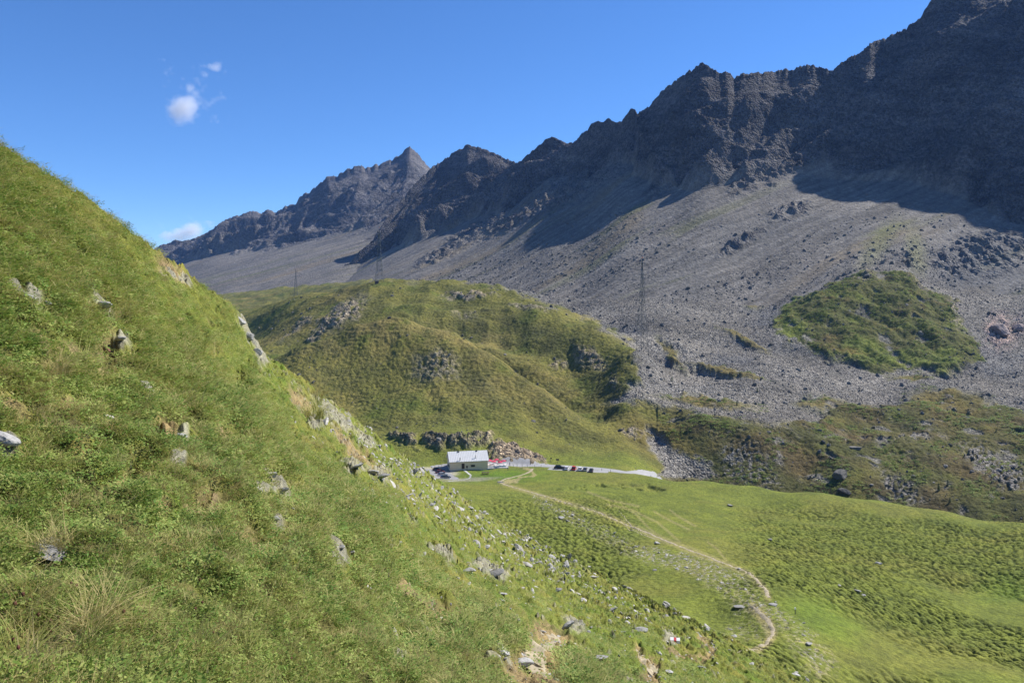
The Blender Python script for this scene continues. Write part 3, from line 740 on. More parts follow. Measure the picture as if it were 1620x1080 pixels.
# ---- 3. mountains
def mountain(name, G, Fo, Rg, px, nrows, seed, back=0.9, cliffamp=1.0, crestamp=1.0):
    c = lambda K: (np.interp(px, [k[0] for k in K], [k[1] for k in K]), np.interp(px, [k[0] for k in K], [k[2] for k in K]))
    gpy, gD = c(G); fpy, fD = c(Fo); rpy, rD = c(Rg)
    ker = np.ones(25) / 25
    sm = lambda a: np.convolve(np.pad(a, 12, 'edge'), ker, 'valid')
    gD, fD, rD = sm(gD), sm(fD), sm(rD) + crestamp * (40 * pn(px / 130, px * 0 + seed, 41) + 7 * pn(px / 40, px * 0 + seed, 42)); gpy, fpy = sm(gpy), sm(fpy)
    zg, zf, zr = [(HZ - p) / F * d for p, d in ((gpy, gD), (fpy, fD), (rpy, rD))]
    zm = np.array([MD.height((p - CX) / F * d, d - 14) if MD.px[0] < p < MD.px[-1] else np.nan for p, d in zip(px, gD)])
    zg = np.where(np.isnan(zm), zg, sm(np.where(np.isnan(zm), zg, zm))) - 5
    gD = gD - 18
    n1, n2, n3 = int(nrows * .40), int(nrows * .55), int(nrows * .05) + 6
    t1 = np.linspace(0, 1, n1, endpoint=False)[:, None]; t2 = np.linspace(0, 1, n2, endpoint=False)[:, None]; t3 = np.linspace(0, 1, n3)[:, None]
    Yr = np.vstack([gD + (fD - gD) * t1, fD + (rD - fD) * t2, rD + 350 * t3 ** 1.4])
    Zr = np.vstack([zg + (zf - zg) * (t1 ** 1.12), zf + (zr - zf) * (t2 ** 1.05), zr - 350 * back * t3 ** 1.2])
    T = np.vstack([t1 + 0 * gD, 1 + t2 + 0 * gD, 2 + t3 + 0 * gD])
    s = Sheet(px, Yr, Zr); s.finish(); X = s.X; Yw = s.Y
    # coordinate along the ridge and down the fall line
    al0 = (X * -.55 + Yw * .83); al = al0 + (T > 1) * (T - 1) * 70 + 26 * pn(s.Z / 75, al0 / 110, seed + 21) * np.clip(T - .8, 0, 1)
    nf_ = .34 * fbm(al / 130, T * .3 + seed, 3, seed + 3) + .10 * fbm(X / 40, Yw / 40, 3, seed + 13)
    cl_ = sstep(.95, 1.07, T + nf_) * (T < 2.02)
    damp = 1 - .95 * sstep(1.45, 1.97, T)
    big = ridged(al / 210 + .3 * pn(X / 300, Yw / 300, seed), T * .55 + seed, 3, seed + 1)
    med = ridged(al / 70 + .5 * pn(X / 80, Yw / 80, seed + 9), T * 1.1, 3, seed + 2)
    sml = ridged(X / 26, Yw / 26 + s.Z / 40, 4, seed + 4)
    fin = ridged(X / 8, Yw / 8 + s.Z / 12, 2, seed + 5)
    gul = ridged(al / 30 + .6 * pn(X / 50, Yw / 50, seed + 8), T * 1.6, 3, seed + 8)
    Zn = s.Z + cl_ * cliffamp * (damp * (80 * (big - .35) + 22 * (med - .2) + 4 * gul) + (1.5 + 3 * damp) * sml + 1.2 * fin)
    jag = ridged(px / 11.0, px * 0, 3, seed + 6)[None] * 4.0 + ridged(px / 4.0, px * 0, 2, seed + 7)[None] * 1.8
    Zn += jag * sstep(1.88, 2.0, T) * rD[None] / 1200
    # aprons of scree: low fans and runnels
    sc = (1 - cl_) * (T < 2)
    Zn += sc * sstep(.02, .2, T) * (5 * fbm(al / 90, T * .7, 3, seed + 11) + 1.4 * fbm(al / 16, T * 1.2, 3, seed + 12) + .7 * fbm(X / 5, Yw / 5, 3, seed + 13))
    s.Z = Zn
    return s, T, cl_, al

SKY = [(250, 412), (270, 401), (300, 392), (330, 370), (355, 353), (372, 345), (390, 340), (402, 339), (412, 343), (425, 336), (436, 341), (445, 334), (455, 330), (468, 327), (472, 318), (480, 309),
       (490, 307), (500, 298), (512, 287), (520, 282), (532, 282), (545, 275), (560, 268), (572, 266), (582, 269), (600, 263), (620, 256), (635, 249), (642, 240), (648, 236), (655, 241), (664, 252), (680, 270), (700, 292), (740, 320), (780, 340)]
rD1 = lambda p: np.interp(p, [100, 270, 648, 780], [2700, 2700, 2550, 2550])
px1 = xcols(60, 780, 1.7)
G1 = [(60, 480, 1500), (300, 452, 1500), (350, 466, 1430), (450, 453, 1380), (560, 448, 1290), (650, 446, 1200), (780, 440, 1300)]
F1 = [(60, 450, 2100), (270, 418, 2250), (300, 408, 2200), (350, 400, 2150), (430, 392, 2050), (480, 385, 2000), (560, 374, 1950), (620, 362, 1900), (780, 360, 1950)]
s, T, clf, al = mountain('far', G1, F1, [(60, 450, 2500)] + [(a, b, float(rD1(a))) for a, b in SKY], px1, int(420 * RES), 300, cliffamp=1.15, crestamp=1.0)
# left peaks: spurs of rock that reach low
def rock_colours(s, T, clf, al, seed, warm=0.0):
    X, Yw = s.X, s.Y
    v = fbm(X / 45, Yw / 45 + s.Z / 30, 4, seed)
    b = (.100 if seed == 320 else .074) + .036 * v + .035 * fbm((s.Z + .35 * X) / 13, al / 240, 3, seed + 7) + .018 * pn(X / 180, Yw / 180 + s.Z / 90, seed + 8)
    b = np.maximum(b, .03)
    rc = np.stack([b * 1.0, b * .97, b * 1.0], -1).astype(np.float32)
    pe = X * .83 + Yw * .55
    g = .128 + .03 * fbm(al / 40, T * 1.5, 3, seed + 1) + .02 * fbm(X / 9, Yw / 9, 2, seed + 2) + 0.075 * fbm(al / 7 + .5 * pn(pe / 60, al / 60, 3), pe / 90, 3, seed + 6)
    gc = np.stack([g * 1.05, g * .99, g * .90], -1).astype(np.float32)
    # warm turf streaks run down the scree
    w = sstep(.12, .45, fbm(al / 55, T * 1.0 + 4, 4, seed + 3)) * (T > .05) * .75
    gc = mixc(gc, (.150, .125, .085), w)
    w2 = sstep(.25, .5, fbm(al / 38 + 9, T * 1.1, 3, seed + 4)) * .6
    gc = mixc(gc, (.100, .105, .045), w2 * sstep(1.1, .6, T))
    return gc + (rc - gc) * clf[..., None]
s.finish(); SHEETS.append(s)
col = rock_colours(s, T, clf, al, 320)
emit(s, [('far_mountain', M_MOUNT, np.ones((s.Y.shape[0] - 1, s.Y.shape[1] - 1), bool))], col, .4 + .6 * clf)

SKY2 = [(480, 462, 1500), (520, 450, 1550), (545, 434, 1580), (570, 410, 1600), (590, 382, 1620), (605, 358, 1640), (620, 338, 1660), (650, 302, 1700), (680, 271, 1740), (700, 256, 1750), (715, 246, 1760), (730, 238, 1760), (740, 232, 1760), (750, 236, 1750),
        (762, 238, 1740), (785, 248, 1700), (805, 259, 1660), (825, 265, 1600), (832, 256, 1580), (842, 249, 1550), (858, 244, 1550), (872, 236, 1540), (900, 231, 1510), (922, 230, 1480), (930, 220, 1470), (945, 210, 1440), (960, 204, 1410), (980, 197, 1350), (1002, 191, 1290),
        (1015, 182, 1270), (1028, 175, 1250), (1034, 164, 1240), (1045, 152, 1220), (1060, 138, 1200), (1075, 127, 1170), (1085, 118, 1160), (1098, 114, 1150), (1107, 106, 1140), (1120, 110, 1140), (1130, 118, 1135), (1140, 124, 1135), (1152, 120, 1135),
        (1162, 130, 1135), (1172, 123, 1135), (1185, 122, 1135), (1200, 121, 1135), (1215, 117, 1140), (1225, 119, 1140), (1240, 114, 1142), (1255, 116, 1145), (1268, 110, 1145), (1282, 107, 1145), (1300, 112, 1145), (1318, 115, 1150),
        (1330, 103, 1155), (1345, 96, 1160), (1362, 87, 1160), (1378, 72, 1160), (1400, 66, 1165), (1410, 59, 1165), (1425, 55, 1165), (1440, 43, 1165), (1455, 33, 1165), (1468, 12, 1165), (1482, -6, 1160), (1520, -30, 1150), (1580, -60, 1150), (1620, -70, 1145),
        (1700, -95, 1130), (1900, -130, 1100), (2150, -60, 1050), (2450, -40, 1000), (2800, 0, 950)]
G2 = [(480, 456, 1330), (560, 448, 1250), (650, 444, 1060), (760, 448, 900), (860, 468, 790), (950, 478, 730), (1050, 475, 700), (1200, 485, 690), (1300, 465, 705), (1400, 450, 720), (1500, 462, 700), (1620, 465, 680), (1900, 465, 640), (2800, 460, 560)]
F2 = [(480, 462, 1450), (520, 450, 1500), (560, 425, 1520), (610, 392, 1560), (680, 370, 1500), (740, 350, 1500), (800, 325, 1400), (860, 280, 1390), (930, 268, 1320), (990, 250, 1220), (1030, 290, 1080), (1100, 305, 985), (1180, 290, 1000), (1250, 275, 1020), (1330, 285, 1010), (1450, 285, 985), (1560, 330, 905), (1620, 345, 880), (1800, 340, 860), (2800, 300, 740)]
px2 = xcols(480, 2800, 1.7)
s, T, clf, al = mountain('near', G2, F2, SKY2, px2, int(560 * RES), 400)
# ribs of rock that break out of the scree
PXs, PYs = s.PX, HZ - F * s.Z / s.Y
wxs = PXs + 8 * fbm(PXs / 14, PYs / 10, 3, 431); wys = PYs + 6 * fbm(PXs / 14 + 4, PYs / 10, 3, 432)
rib = np.zeros_like(T)
for cx, cy, rx, ry, ro in [(900, 300, 100, 20, -28), (820, 345, 70, 10, -26), (960, 250, 50, 25, -35), (1240, 265, 60, 16, -30), (1190, 285, 40, 12, -35), (1250, 335, 30, 10, -15), (1170, 385, 35, 8, -30), (760, 360, 50, 8, -25), (1040, 300, 20, 12, -30),
                           (1560, 400, 60, 30, -10), (1500, 420, 30, 14, 30), (700, 400, 40, 7, -25), (1440, 415, 20, 8, 20)]:
    rib = np.maximum(rib, ell(wxs, wys, cx, cy, rx, ry, ro, .5) * sstep(-.25, .2, fbm(s.X / 14, s.Y / 14 + s.Z / 20, 3, 433)))
rib *= (T < 1.9)
s.Z = s.Z + rib * (1 - clf) * (6 * ridged(s.X / 22, s.Y / 22, 4, 434) + 3)
s.finish(); SHEETS.append(s)
clf2 = np.clip(clf + rib * .8, 0, 1); MT, MT_T, MT_C, MT_AL = s, T, clf2, al
col = rock_colours(s, T, clf2, al, 420)
dkf = ell(wxs, wys, 1560, 420, 80, 50, 0, .5) * (T < 1)
col = mixc(col, (.12, .12, .12), dkf * .7)
gs = ell(wxs, wys, 1390, 385, 14, 40, 38, .6) + ell(wxs, wys, 1450, 400, 14, 30, -10, .6)
col = mixc(col, (.15, .16, .05), np.clip(gs, 0, 1) * .45)
emit(s, [('mountain', M_MOUNT, np.ones((s.Y.shape[0] - 1, s.Y.shape[1] - 1), bool))], col, .22 + .78 * clf2)

# ================================================================== scattered ground cover
def rock_mesh(name, seed, flat=0.6, sub=2, mat=None):
    r = random.Random(seed); bm = bmesh.new()
    bmesh.ops.create_icosphere(bm, subdivisions=sub, radius=0.5)
    planes = []
    for _ in range(9):
        n = Vector((r.gauss(0, 1), r.gauss(0, 1), r.gauss(0, 1))).normalized(); planes.append((n, r.uniform(.24, .42)))
    for v in bm.verts:
        for n, d in planes:
            t = v.co.dot(n) - d
            if t > 0: v.co -= n * t
        v.co += Vector((r.uniform(-1, 1), r.uniform(-1, 1), r.uniform(-1, 1))) * .012
        v.co.z *= flat
        v.co.x *= 1.25
    me = bpy.data.meshes.new(name); bm.to_mesh(me); bm.free()
    me.materials.append(mat); return me

def stone_mat(name, base, var, scale):
    m, nt, b = newmat(name); L = nt.links.new
    oi = N(nt, 'ShaderNodeObjectInfo'); g = N(nt, 'ShaderNodeNewGeometry')
    n = N(nt, 'ShaderNodeTexNoise', Scale=scale, Detail=6.0); L(g.outputs['Position'], n.inputs['Vector'])
    a = N(nt, 'ShaderNodeMath', operation='ADD'); L(oi.outputs['Random'], a.inputs[0]); L(n.outputs[0], a.inputs[1])
    mr = N(nt, 'ShaderNodeMapRange'); mr.inputs[1].default_value = .2; mr.inputs[2].default_value = 1.6
    mr.inputs[3].default_value = 1 - var; mr.inputs[4].default_value = 1 + var; L(a.outputs[0], mr.inputs[0])
    mx = N(nt, 'ShaderNodeMix', data_type='RGBA', blend_type='MULTIPLY'); mx.inputs[0].default_value = 1; mx.inputs[6].default_value = (*base, 1)
    L(mr.outputs[0], mx.inputs[7]); L(mx.outputs[2], b.inputs['Base Color']); b.inputs['Roughness'].default_value = .9
    bp = N(nt, 'ShaderNodeBump', Strength=.8, Distance=.6 / scale); L(n.outputs[0], bp.inputs['Height']); L(bp.outputs[0], b.inputs['Normal'])
    return m
M_PALE = stone_mat('pale_limestone', (.27, .26, .24), .5, 6)
M_SLAB = stone_mat('whitish_slab', (.34, .32, .285), .4, 4)
M_BOULD = stone_mat('grey_boulder', (.125, .116, .102), .45, .6)
M_DARKR = stone_mat('dark_boulder', (.10, .095, .085), .35, .5)

def blade_mat(name, c0, c1, c2):
    m, nt, b = newmat(name); L = nt.links.new
    oi = N(nt, 'ShaderNodeObjectInfo'); g = N(nt, 'ShaderNodeNewGeometry')
    n = N(nt, 'ShaderNodeTexNoise', Scale=.5, Detail=4.0); L(g.outputs['Position'], n.inputs['Vector'])
    ra = N(nt, 'ShaderNodeMix', data_type='RGBA'); ra.inputs[6].default_value = (*c0, 1); ra.inputs[7].default_value = (*c1, 1)
    mr = N(nt, 'ShaderNodeMapRange'); mr.inputs[1].default_value = .38; mr.inputs[2].default_value = .62; L(n.outputs[0], mr.inputs[0]); L(mr.outputs[0], ra.inputs[0])
    rb_ = N(nt, 'ShaderNodeMix', data_type='RGBA'); rb_.inputs[7].default_value = (*c2, 1); L(ra.outputs[2], rb_.inputs[6])
    isl = N(nt, 'ShaderNodeMath', operation='MULTIPLY_ADD'); L(g.outputs['Random Per Island'], isl.inputs[0]); isl.inputs[1].default_value = .9; isl.inputs[2].default_value = -.25
    p2 = N(nt, 'ShaderNodeMath', operation='ADD'); L(oi.outputs['Random'], p2.inputs[0]); L(isl.outputs[0], p2.inputs[1])
    sc = N(nt, 'ShaderNodeMapRange'); sc.inputs[1].default_value = .35; sc.inputs[2].default_value = 1.35; L(p2.outputs[0], sc.inputs[0]); L(sc.outputs[0], rb_.inputs[0])
    L(rb_.outputs[2], b.inputs['Base Color']); b.inputs['Roughness'].default_value = .7
    tr_ = N(nt, 'ShaderNodeBsdfTranslucent'); L(rb_.outputs[2], tr_.inputs[0])
    ms = N(nt, 'ShaderNodeMixShader'); ms.inputs[0].default_value = .32
    L(b.outputs[0], ms.inputs[1]); L(tr_.outputs[0], ms.inputs[2]); L(ms.outputs[0], nt.nodes['Material Output'].inputs['Surface'])
    return m
M_GRASS = blade_mat('grass_blades', (.165, .235, .036), (.26, .28, .060), (.48, .42, .17))
M_GOLD = blade_mat('golden_grass', (.30, .27, .09), (.40, .33, .12), (.52, .42, .19))
M_LEAF = blade_mat('alpine_herb_leaves', (.085, .175, .026), (.165, .25, .040), (.32, .35, .09))
M_FLOW = simple('dry_flower_heads', (.10, .035, .02), .8)

def tuft(name, mat, n, rad, hgt, width, lean, seed, leafy=False):
    r = random.Random(seed); V = []; Q = []
    for _ in range(n):
        a = r.uniform(0, 6.283); d = rad * math.sqrt(r.random()); x, y = d * math.cos(a), d * math.sin(a)
        if leafy:
            h = hgt * r.uniform(.15, 1); s_ = width * r.uniform(.6, 1.4)
            u = Vector((r.gauss(0, 1), r.gauss(0, 1), r.gauss(0, .35))).normalized(); w = u.cross(Vector((r.gauss(.3, .35), r.gauss(0, .35), 1))).normalized()
            c = Vector((x, y, h)); k = len(V)
            V += [c - u * s_, c - w * s_ * .5, c + u * s_, c + w * s_ * .5]; Q.append((k, k + 1, k + 2, k + 3))
            continue
        b = r.uniform(0, 6.283); l = hgt * r.uniform(.5, 1.2); le = lean * r.uniform(.4, 1.5)
        dx, dy = math.cos(a * .6 + b * .4), math.sin(a * .6 + b * .4); px_, py_ = -dy, dx; w = width * r.uniform(.6, 1.3)
        p0 = Vector((x, y, -.03)); p1 = p0 + Vector((dx * le * .35, dy * le * .35, 1)) * l * .55; p2 = p1 + Vector((dx * le * 1.3, dy * le * 1.3, .6)) * l * .5
        k = len(V); s_ = Vector((px_, py_, 0)) * w / 2
        V += [p0 - s_, p0 + s_, p1 + s_ * .8, p1 - s_ * .8, p2 + s_ * .15, p2 - s_ * .15]
        Q += [(k, k + 1, k + 2, k + 3), (k + 3, k + 2, k + 4, k + 5)]
    me = bpy.data.meshes.new(name); me.from_pydata([tuple(v) for v in V], [], Q); me.materials.append(mat)
    return me

def scatter(name, meshes, pts, rot, scl, idx):
    """one 'stuff' object: points that carry instances of a few meshes"""
    sc = bpy.data.collections.new(name + '_sources')
    for i, me in enumerate(meshes):
        o = bpy.data.objects.new('%s_source_%02d' % (name, i), me); sc.objects.link(o)
    me = bpy.data.meshes.new(name); n = len(pts)
    me.vertices.add(n); me.vertices.foreach_set('co', np.asarray(pts, np.float32).ravel())
    for nm, arr in (('rot', rot), ('scl', scl)):
        a = me.attributes.new(nm, 'FLOAT_VECTOR', 'POINT'); a.data.foreach_set('vector', np.asarray(arr, np.float32).ravel())
    a = me.attributes.new('idx', 'INT', 'POINT'); a.data.foreach_set('value', np.asarray(idx, np.int32))
    o = bpy.data.objects.new(name, me); C.objects.link(o)
    ng = bpy.data.node_groups.new(name, 'GeometryNodeTree')
    ng.interface.new_socket('Geometry', in_out='INPUT', socket_type='NodeSocketGeometry'); ng.interface.new_socket('Geometry', in_out='OUTPUT', socket_type='NodeSocketGeometry')
    i_, o_ = ng.nodes.new('NodeGroupInput'), ng.nodes.new('NodeGroupOutput')
    ci = ng.nodes.new('GeometryNodeCollectionInfo'); ci.inputs[0].default_value = sc; ci.inputs[1].default_value = True; ci.inputs[2].default_value = True
    ip = ng.nodes.new('GeometryNodeInstanceOnPoints'); ip.inputs['Pick Instance'].default_value = True
    def na(nm, t):
        x = ng.nodes.new('GeometryNodeInputNamedAttribute'); x.data_type = t; x.inputs[0].default_value = nm; return x.outputs[0]
    L = ng.links.new
    L(i_.outputs[0], ip.inputs['Points']); L(ci.outputs[0], ip.inputs['Instance']); L(na('idx', 'INT'), ip.inputs['Instance Index'])
    L(na('rot', 'FLOAT_VECTOR'), ip.inputs['Rotation']); L(na('scl', 'FLOAT_VECTOR'), ip.inputs['Scale']); L(ip.outputs[0], o_.inputs[0])
    md = o.modifiers.new('scatter', 'NODES'); md.node_group = ng
    o['kind'] = 'stuff'
    return o

def sample(sheet, weight, n):
    """random points on a sheet, likelihood per area = weight"""
    P = sheet.P
    e1 = P[1:, :-1] - P[:-1, :-1]; e2 = P[:-1, 1:] - P[:-1, :-1]
    area = np.linalg.norm(np.cross(e1, e2), axis=-1)
    w = (area * weight[:-1, :-1]).ravel().astype(np.float64); cdf = np.cumsum(w)
    k = np.searchsorted(cdf, rng.random(n) * cdf[-1])
    r, c = np.unravel_index(k, area.shape)
    u, v = rng.random(n)[:, None], rng.random(n)[:, None]
    p = P[r, c] * (1 - u) * (1 - v) + P[r + 1, c] * u * (1 - v) + P[r, c + 1] * (1 - u) * v + P[r + 1, c + 1] * u * v
    return p, r, c

def vis(sheet, m=40):
    return ((sheet.PX > -m) & (sheet.PX < 1620 + m) & (sheet.PY < 1080 + 3 * m)).astype(np.float32)

# grass of the near hillside
hsv = vis(HS, 60); Dh = HS.Y
def widen(m, k):
    o = m.copy()
    for d in range(1, k + 1):
        o[d:] = np.maximum(o[d:], m[:-d]); o[:-d] = np.maximum(o[:-d], m[d:])
    m2 = o.copy()
    for d in range(1, k + 1):
        o[:, d:] = np.maximum(o[:, d:], m2[:, :-d]); o[:, :-d] = np.maximum(o[:, :-d], m2[:, d:])
    return o
open_ = np.clip(1 - widen(HS_SOIL, 5) * 1.15, .02, 1) * np.clip(1 - widen(HS_ROCK, 4) * 1.5, 0, 1)
beyond = (np.arange(HS.Y.shape[0])[:, None] < nr_h + 8)
clump = .12 + 1.2 * sstep(-.3, .15, fbm(HS.X * 1.3, HS.Y * 1.3, 3, 631))
wg = hsv * open_ * np.clip(Dh / 5.0, 1, None) ** -1.75 * (1 - .82 * sstep(12, 34, Dh)) * (Dh < 130) * beyond * clump
NG = int(62000)
p, r, c = sample(HS, wg, NG)
D = p[:, 1]; lush_ = HS_LUSH[r, c]; dry_ = HS_DRY[r, c]
q = rng.random(NG); kind = np.where(q < .45 + .35 * lush_, 2, np.where(q > .97 - .16 * dry_, 1, 0))
grass = [tuft('grass_tuft', M_GRASS, 40, .15, .05, .007, 1.9, i) for i in range(4)] + [tuft('golden_tuft', M_GOLD, 50, .08, .13, .004, 1.5, 10 + i) for i in range(2)] + \
        [tuft('herb_tuft', M_LEAF, 60, .16, .05, .015, 0, 20 + i, True) for i in range(3)]
idx = np.where(kind == 0, rng.integers(0, 4, NG), np.where(kind == 1, rng.integers(4, 6, NG), rng.integers(6, 9, NG)))
sc_ = rng.uniform(.7, 1.35, NG) * np.clip(D / 7.5, .75, 2.6) * (1 - .25 * dry_)
rot = np.stack([rng.normal(0, .18, NG), rng.normal(0, .18, NG) + .28, rng.uniform(0, 6.28, NG)], -1)
rot[:, 0:2] *= 1
scl = np.stack([sc_, sc_, sc_ * rng.uniform(.6, 1.15, NG) * np.clip(7 / D, .16, 1)], -1)
scatter('grass', grass, p, rot, scl, idx)
# long tussocks in the foreground
tp, ts = [], []
for cx, cy, rx, ry, n in [(150, 985, 90, 40, 15), (200, 940, 60, 25, 5), (60, 960, 50, 30, 5), (385, 1015, 32, 26, 9), (430, 985, 40, 16, 6), (60, 870, 50, 12, 8), (220, 880, 60, 20, 10), (330, 1040, 30, 14, 6), (90, 590, 20, 14, 10),
                          (180, 500, 14, 14, 6), (60, 1050, 60, 16, 12), (500, 650, 20, 10, 6), (300, 560, 30, 20, 6), (250, 640, 100, 60, 12)]:
    for _ in range(n):
        q_ = place(cx + rng.normal() * rx * .55, cy + rng.normal() * ry * .55)
        if q_: tp.append(q_); ts.append(rng.uniform(.6, 1.25) * max(1, q_.y / 7))
tus = [tuft('tussock', M_GOLD, 60, .07, .20, .0035, 1.5, 40 + i) for i in range(3)] + [tuft('green_tussock', M_GRASS, 70, .07, .17, .0045, 1.5, 50 + i) for i in range(2)]
n = len(tp); ts = np.array(ts)
scatter('long_grass', tus, [tuple(a) for a in tp], np.stack([rng.normal(0, .15, n), rng.normal(0, .15, n) + .3, rng.uniform(0, 6.28, n)], -1), np.stack([ts, ts, ts], -1), rng.choice([0, 1, 2, 3, 4], n))
# russet seed heads
fl, fs = [], []
for _ in range(60):
    q_ = place(rng.uniform(0, 700), rng.uniform(880, 1080))
    if q_ and q_.y < 14: fl.append((q_.x, q_.y, q_.z + rng.uniform(.05, .13))); fs.append(rng.uniform(.007, .012))
bm = bmesh.new(); bmesh.ops.create_icosphere(bm, subdivisions=1, radius=1); mf = bpy.data.meshes.new('seed_head'); bm.to_mesh(mf); bm.free(); mf.materials.append(M_FLOW)
fs = np.array(fs); scatter('seed_heads', [mf], fl, np.zeros((len(fl), 3)), np.stack([fs, fs, fs * 1.2], -1), np.zeros(len(fl)))

# loose blocks of the boulder field
wv = vis(MD, 40) * (MD_RF > .35) * MD_RF * (MD.Y < 1000) * (~MD_M) * np.clip(MD.Y / 450, .8, None) ** -1.0
NB = 62000
p, r, c = sample(MD, wv, NB)
sz = np.clip(.34 * rng.pareto(2.9, NB) + .36, .34, 4.0) * np.clip(p[:, 1] / 520, .8, 1.6)
bould = [rock_mesh('block_%d' % i, 500 + i, .8, 1, M_BOULD) for i in range(7)]
scatter('boulders', bould, p + np.array([0, 0, .05]), rng.uniform(0, 6.28, (NB, 3)), np.stack([sz * rng.uniform(.7, 1.3, NB), sz, sz * rng.uniform(.6, 1.1, NB)], -1), rng.integers(0, 7, NB))
wsc = vis(MT, 30) * (MT_T < 1.0) * (1 - sstep(.15, .9, MT_T)) * (1 - MT_C) * sstep(-.35, .3, fbm(MT_AL / 25, MT_T * 1.3, 3, 641)) * (MT.Y < 1100)
p, r, c = sample(MT, wsc, 26000)
sz = np.clip(.45 * rng.pareto(2.2, 26000) + .45, .4, 5) 
scatter('scree_blocks', bould, p + np.array([0, 0, .05]), rng.uniform(0, 6.28, (26000, 3)), np.stack([sz, sz, sz * .8], -1), rng.integers(0, 7, 26000))
# stones sprinkled over the moraine and the knolls
w2 = vis(MD, 20) * (~MD_M) * (MD.Y < 760) * (1 - MD_RF) * (.30 + .5 * MD_MO + 1.0 * (MD.PX > 1040) * sstep(-.2, .4, pn(MD.X * .03, MD.Y * .03, 601)) + 1.6 * MD_OC)
p, r, c = sample(MD, w2, 5000)
sz = np.clip(.45 * rng.pareto(2.2, 5000) + .45, .4, 3.2)
scatter('scattered_rocks', bould, p, rng.uniform(0, 6.28, (5000, 3)), np.stack([sz, sz, sz * .8], -1), rng.integers(0, 7, 5000))
# low shrubs: heath on moraine and mound
shr = [tuft('heath', M_LEAF, 40, .8, .5, .16, 0, 70 + i, True) for i in range(3)]
w3 = vis(MD, 20) * (~MD_M) * (MD.Y < 740) * (1 - MD_RF) * ((MD.PX > 1040) * sstep(-.1, .5, pn(MD.X * .05, MD.Y * .05, 611)) + .2 * MD_MO)
p, r, c = sample(MD, w3, 9000)
sz = rng.uniform(.5, 1.6, 9000)
scatter('heath_shrubs', shr, p, np.stack([0 * sz, 0 * sz, rng.uniform(0, 6.28, 9000)], -1), np.stack([sz, sz, sz * .9], -1), rng.integers(0, 3, 9000))
# pebbles in the stony strips of meadow and slope
slab = [rock_mesh('slab_%d' % i, 700 + i, .38, 2, M_SLAB) for i in range(8)]
w4 = vis(MD, 10) * MD_M * np.clip(MD_ST, 0, 1) ** 1.5
p, r, c = sample(MD, w4, 3200)
sz = np.clip(.07 * rng.pareto(2.1, 3200) + .08, .07, .7) * np.clip(p[:, 1] / 130, .8, 1.5)
scatter('pebbles', slab, p + np.array([0, 0, .02]), np.stack([rng.normal(0, .3, 3200), rng.normal(0, .3, 3200), rng.uniform(0, 6.28, 3200)], -1), np.stack([sz, sz, sz], -1), rng.integers(0, 8, 3200))
w5 = hsv * beyond * np.clip(Dh / 20, .5, None) ** -1.6 * (.10 + .6 * strk_h + .5 * HS_SOIL * sstep(900, 1000, HS.PY)) * sstep(430, 620, HS.PX + .25 * (HS.PY - 700)) * sstep(-.3, .3, fbm(HS.X * .12, HS.Y * .12, 3, 621))
p, r, c = sample(HS, w5, 3600)
sz = np.clip(.0024 * rng.pareto(2.0, 3600) + .0022, .002, .007) * p[:, 1]
scatter('slope_pebbles', slab, p, np.stack([rng.normal(0, .3, 3600), rng.normal(.5, .3, 3600), rng.uniform(0, 6.28, 3600)], -1), np.stack([sz, sz, sz], -1), rng.integers(0, 8, 3600))

# ================================================================== single stones
def stone(name, px_, py_, w_, label, cat='rock', me=None, flat=1.0, mat=None, group=None, sink=.0, tilt=.35, rz=None, seed=None):
    q_ = place(px_, py_)
    if q_ is None: return None
    s_ = w_ * q_.y / F / 1.05
    if me is None: me = rock_mesh('rock', seed if seed is not None else int(px_ * 7 + py_), .62 * flat, 3, mat or M_PALE)
    o = bpy.data.objects.new(name, me); C.objects.link(o)
    o.scale = (s_, s_, s_ * (flat if me in slab else 1)); o.location = (q_.x, q_.y, q_.z + s_ * (.34 - sink) * .5 * min(flat, 1.2) + .05 * s_)
    o.rotation_euler = (random.gauss(0, .15), tilt + random.gauss(0, .12), rz if rz is not None else random.uniform(0, 6.28))
    return tag(o, label, cat, group)

